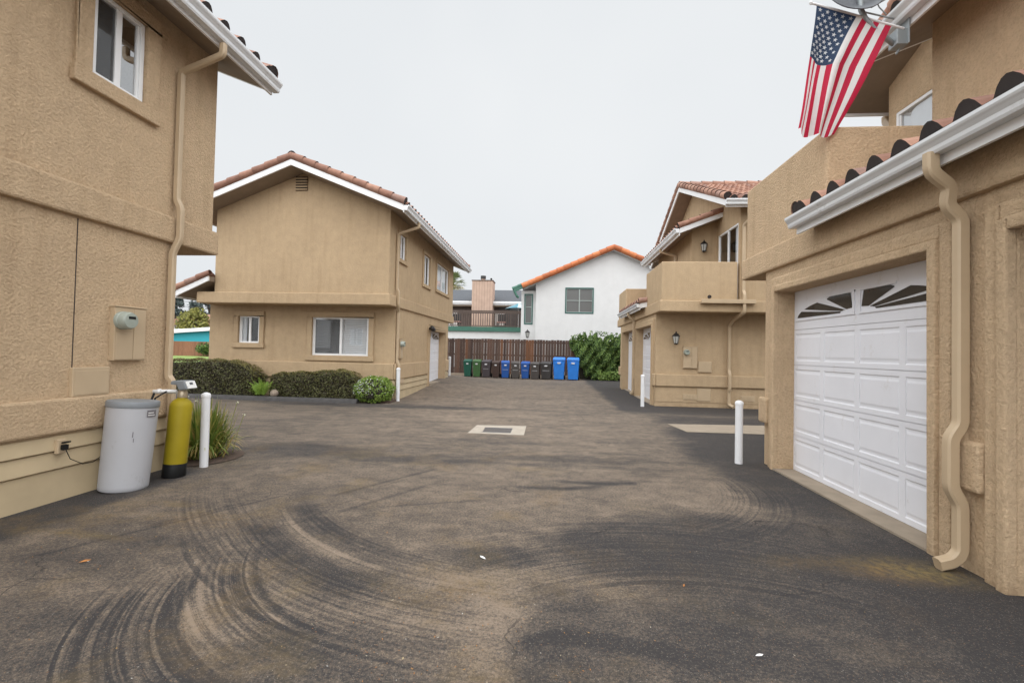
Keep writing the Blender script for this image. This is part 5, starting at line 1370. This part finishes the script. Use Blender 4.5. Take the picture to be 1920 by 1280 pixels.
m = MB(); m.prism([(-50, 45, .2), (-33, 45, .2), (-33, 45, 3.3), (-50, 45, 1.2)], (0, 7, 0)); m.build('wall', M['teal'], t)
m = MB(); m.hexa([(-50, 44.4, 1.65), (-32.5, 44.4, 3.0), (-32.5, 53, 3.9), (-50, 53, 2.8), (-50, 44.4, 1.85), (-32.5, 44.4, 3.2), (-32.5, 53, 4.1), (-50, 53, 3.0)]); m.build('roof', M['white'], t)
t = thing('cottage', 'small pale cottage with a reddish roof among the distant trees', 'house', (-46, 62, .3))
m = MB(); m.box(-52, -44, 58, 66, .2, 3.9); m.build('wall', M['palewall'], t)
m = MB(); m.prism([(-53, 57.5, 3.9), (-43, 57.5, 3.9), (-48, 57.5, 5.6)], (0, 9, 0)); m.build('roof', M['tile'], t)
m = MB(); m.box(-50.5, -49.5, 57.97, 57.999, 2.2, 3.3); m.box(-47.5, -46.3, 57.97, 57.999, 2.2, 3.3); m.build('window', M['glass_dark'], t)
shrub('broadleaf_tree', 'yellow-green tree beyond the teal house on the left', 'tree', -44.6, 54, .3, 2.2, 5.6, 'yellowtree', 2600, .2)
shrub('conifer_tree', 'tall dark conifer right of the yellow-green tree', 'tree', -55.5, 70, .3, 3.2, 9.6, 'conifer', 3600, .28, cone=False, group='dark trees far left')
shrub('conifer_tree', 'dark conifer partly hidden by the tan downspout', 'tree', -61.3, 70, .3, 2.6, 10.5, 'conifer', 2800, .28, cone=True, group='dark trees far left')
m = MB()
for i, (z, dz) in enumerate(((9.3, -2.6), (7.0, -.6), (6.4, -.5))):
    m.tube([Vector((-150, 48, z+5.5)), Vector((-105, 48, z+1.6))]+[Vector((-60+40*q/8, 48, z+dz*q/8-.6*(1-(2*q/8-1)**2))) for q in range(9)], .022, 4)
o = m.build('overhead_wires', M['darkmetal'], loc=(-40, 48, 6)); tag(o, 'thin dark overhead wires crossing the sky at the left gap', 'wire')

# ------------------------------------------------------------------ flag and satellite dish on the near right house
def flag():
    t = thing('flag', 'stars and stripes flag hanging from a short pole at the near right eave', 'flag', (3.36, 4.85, 4.66))
    T0 = Vector((2.60, 4.80, 4.93)); T1 = Vector((3.31, 4.80, 4.69))
    m = MB(); dd = (T1-T0).normalized()
    m.tube([T0-dd*.05, T1+dd*.12], .011, 8); m.lathe([(.006, -.02), (.018, 0), (.006, .02)], T0-dd*.06, 8); m.build('pole', M['white'], t)
    B0 = Vector((2.415, 4.80, 3.655)); B1 = Vector((2.79, 4.80, 3.60))
    def P(s, u):
        # the tip-side half of the cloth hangs folded, so it looks much narrower low down
        def row(x0, xm, x1): return x0+(xm-x0)*s/.54 if s < .54 else xm+(x1-xm)*(s-.54)/.46
        r0, r1, r2 = row(2.60, 2.985, 3.31), row(2.545, 2.70, 3.08), row(2.42, 2.60, 2.79)
        t_ = u/.4
        x = r0+(r1-r0)*t_ if u < .4 else r1+(r2-r1)*(u-.4)/.6
        x = .5*x + .5*(r0*(1-u)**2+2*u*(1-u)*(2*r1-.5*(r0+r2))*.98+.04*u*(1-u)*r1+r2*u*u)
        z = (T0.z+(T1.z-T0.z)*s)*(1-u)+(3.655-.06*s)*u - .05*math.exp(-((s-.54)/.14)**2)*min(1, u*2.5) + .02*math.sin(s*14)*u*u
        f = min(1, u*3)
        y = 4.80 + f*(.08*math.exp(-((s-.27)/.16)**2) - .06*math.exp(-((s-.56)/.10)**2) + .012*math.sin(s*16+u*3)) + .03*math.sin(u*5+s*3)*u
        return Vector((x, y, z))
    NS, NU = 13*4, 60
    m = MB(); pts = [P(i/NS, j/NU) for i in range(NS+1) for j in range(NU+1)]
    o = 0; m.v += [tuple(p) for p in pts]
    for i in range(NS):
        for j in range(NU):
            st = i*13//NS
            # stripes run down the fly; the union sits at the top, at the tip side
            mi = 0 if st % 2 == 0 else 1
            if st < 7 and j < NU*.4: mi = 2
            a = i*(NU+1)+j; m.f.append([a, a+NU+1, a+NU+2, a+1]); m.mi.append(mi); m.rn.append(.5)
    # stars: 9 rows along the hoist, alternating 6 and 5 along the fly
    for side in (-1, 1):
        for r_ in range(9):
            cnt = 6 if r_ % 2 == 0 else 5
            for q in range(cnt):
                s0 = (7/13)*(r_+1)/10; u0 = .4*((q+.5)/6 if cnt == 6 else (q+1)/6)
                c = P(s0, u0); ds = (P(s0+.01, u0)-P(s0-.01, u0)).normalized(); du = (P(s0, u0+.01)-P(s0, u0-.01)).normalized()
                n = ds.cross(du).normalized()*side*.004; rr = .023
                sp = [c+n]
                for q2 in range(10):
                    an = math.pi/2+q2*math.pi/5; r2 = rr if q2 % 2 == 0 else rr*.42; sp.append(c+n+ds*math.cos(an)*r2-du*math.sin(an)*r2)
                m.add(sp, [(0, 1+q2, 1+(q2+1) % 10) for q2 in range(10)], 1)
    f = m.build('cloth', [M['flagred'], M['flagwhite'], M['flagblue']], t, recalc=False)
def cloth(n, c):
    m, nt, b = new_mat(n); b.inputs['Base Color'].default_value = (*c, 1); b.inputs['Roughness'].default_value = .8
    v = coords(nt); bump(nt, b, noise(nt, v, 400, 2), .1, .002)
    tl_ = nd(nt, 'ShaderNodeBsdfTranslucent'); tl_.inputs[0].default_value = (*c, 1); mx = nd(nt, 'ShaderNodeMixShader'); mx.inputs[0].default_value = .4
    nt.links.new(b.outputs[0], mx.inputs[1]); nt.links.new(tl_.outputs[0], mx.inputs[2]); nt.links.new(mx.outputs[0], nt.nodes['Material Output'].inputs[0]); return m
M['flagred'] = cloth('flag_red', (.52, .015, .055)); M['flagwhite'] = cloth('flag_white', (.78, .77, .76)); M['flagblue'] = cloth('flag_blue', (.03, .055, .11))
flag()
t = thing('satellite_dish', 'grey satellite dish on a bent mast at the near right eave, above the flag', 'satellite dish', (3.42, 4.9, 4.6))
m = MB()
mast = [(3.38, 4.86, 4.53), (3.27, 4.84, 4.60), (3.14, 4.82, 4.69), (3.06, 4.80, 4.77), (3.02, 4.80, 4.86), (3.01, 4.80, 5.0), (3.01, 4.80, 5.2)]
m.tube(mast, .024, 10); m.build('mast', M['greymetal'], t, smooth=True)
m = MB(); m.box(3.36, 3.46, 4.80, 4.92, 4.50, 4.66); m.box(3.455, 3.47, 4.78, 4.94, 4.50, 4.86); m.tube([(3.42, 4.86, 4.48), (3.38, 4.84, 4.42)], .012, 6); m.build('foot', M['greymetal'], t, bevel=.006)
m = MB(); m.tube([(3.03, 4.8, 4.84), (3.48, 4.9, 4.80)], .008, 6); m.tube([(3.12, 4.8, 4.88), (3.45, 4.88, 5.1)], .01, 6); m.tube([(3.02, 4.8, 4.95), (3.3, 4.7, 5.08)], .01, 6); m.tube([(3.08, 4.75, 5.02), (3.18, 4.78, 4.86), (3.26, 4.8, 4.80)], .006, 6); m.build('strut', M['greymetal'], t)
m = MB(); rd = .27; tlt = Matrix.Rotation(R(70), 3, 'X') @ Matrix.Rotation(R(0), 3, 'Y')
prof = [(.01, .0)]+[(rd*q/6, .09*(q/6)**2) for q in range(1, 7)]+[(rd*1.0, .10), (rd*.97, .095)]+[(rd*q/6*.97, .09*(q/6)**2+.008) for q in range(5, 0, -1)]
m.lathe(prof, (2.95, 4.86, 5.00), 28, tilt=tlt); m.build('reflector', M['dish'], t, smooth=True)

# ------------------------------------------------------------------ litter on the asphalt
M['paper'] = plain('paper_scrap', (.75, .74, .72), .8, .05); M['dryleaf'] = plain('dry_leaf', (.40, .17, .05), .8, .2)
def scrap(name, label, cat, x, y, sz, mat, rot):
    m = MB(); ca, sa = math.cos(rot), math.sin(rot)
    q = [(-1, 0, .2), (-.3, .32, .5), (.5, .25, .3), (1, 0, .6), (.4, -.28, .2), (-.4, -.3, .45)]
    m.add([(x+(a*ca-b*sa)*sz, y+(a*sa+b*ca)*sz, .004+c*sz*.3) for a, b, c in q]+[(x, y, .006+sz*.35)], [(i, (i+1) % 6, 6) for i in range(6)])
    tag(m.build(name, M[mat], loc=(x, y, 0), recalc=False), label, cat)
scrap('paper_scrap', 'thin white scrap lying near the middle of the asphalt', 'litter', -.425, 3.03, .03, 'paper', 2.4)
scrap('paper_scrap', 'white crumpled scrap on the dark asphalt at lower right', 'litter', .975, 2.22, .022, 'paper', .3)
scrap('dry_leaf', 'orange dry leaf near the left foreground', 'leaf', -2.87, 2.65, .03, 'dryleaf', .8)
scrap('dry_leaf', 'small orange leaf right of the centre foreground', 'leaf', .81, 2.83, .018, 'dryleaf', 1.2)

# fine dry litter blown over the near asphalt: nobody could count it
M['litter'] = rnd_mat('litter_flecks', [(0, (.20, .10, .05)), (.4, (.42, .19, .06)), (.7, (.38, .26, .10)), (.9, (.45, .42, .36)), (1, (.62, .6, .56))], .9)
m = MB(); rl = random.Random(11)
for i in range(520):
    q = rl.random()
    if q < .40: x, y = rl.gauss(-.45, .42), rl.gauss(2.05, .3)
    elif q < .62: x, y = rl.gauss(-2.9, .6), rl.gauss(3.0, .45)
    else: x, y = rl.uniform(-3.2, 2.2), 1.75+2.6*rl.random()**1.4
    if x > 2.45 or x < -3.9: continue
    sz = rl.uniform(.0025, .006)*(1.6 if rl.random() < .08 else 1); a = rl.uniform(0, 6.28); ca, sa = math.cos(a)*sz, math.sin(a)*sz
    z = .003
    m.add([(x-ca, y-sa, z), (x+sa*.5, y-ca*.5, z+.0015), (x+ca, y+sa, z+.003), (x-sa*.5, y+ca*.5, z+.001)], [(0, 1, 2, 3)], 0, rl.random())
tag(m.build('dry_litter', M['litter'], recalc=False), kind='stuff')
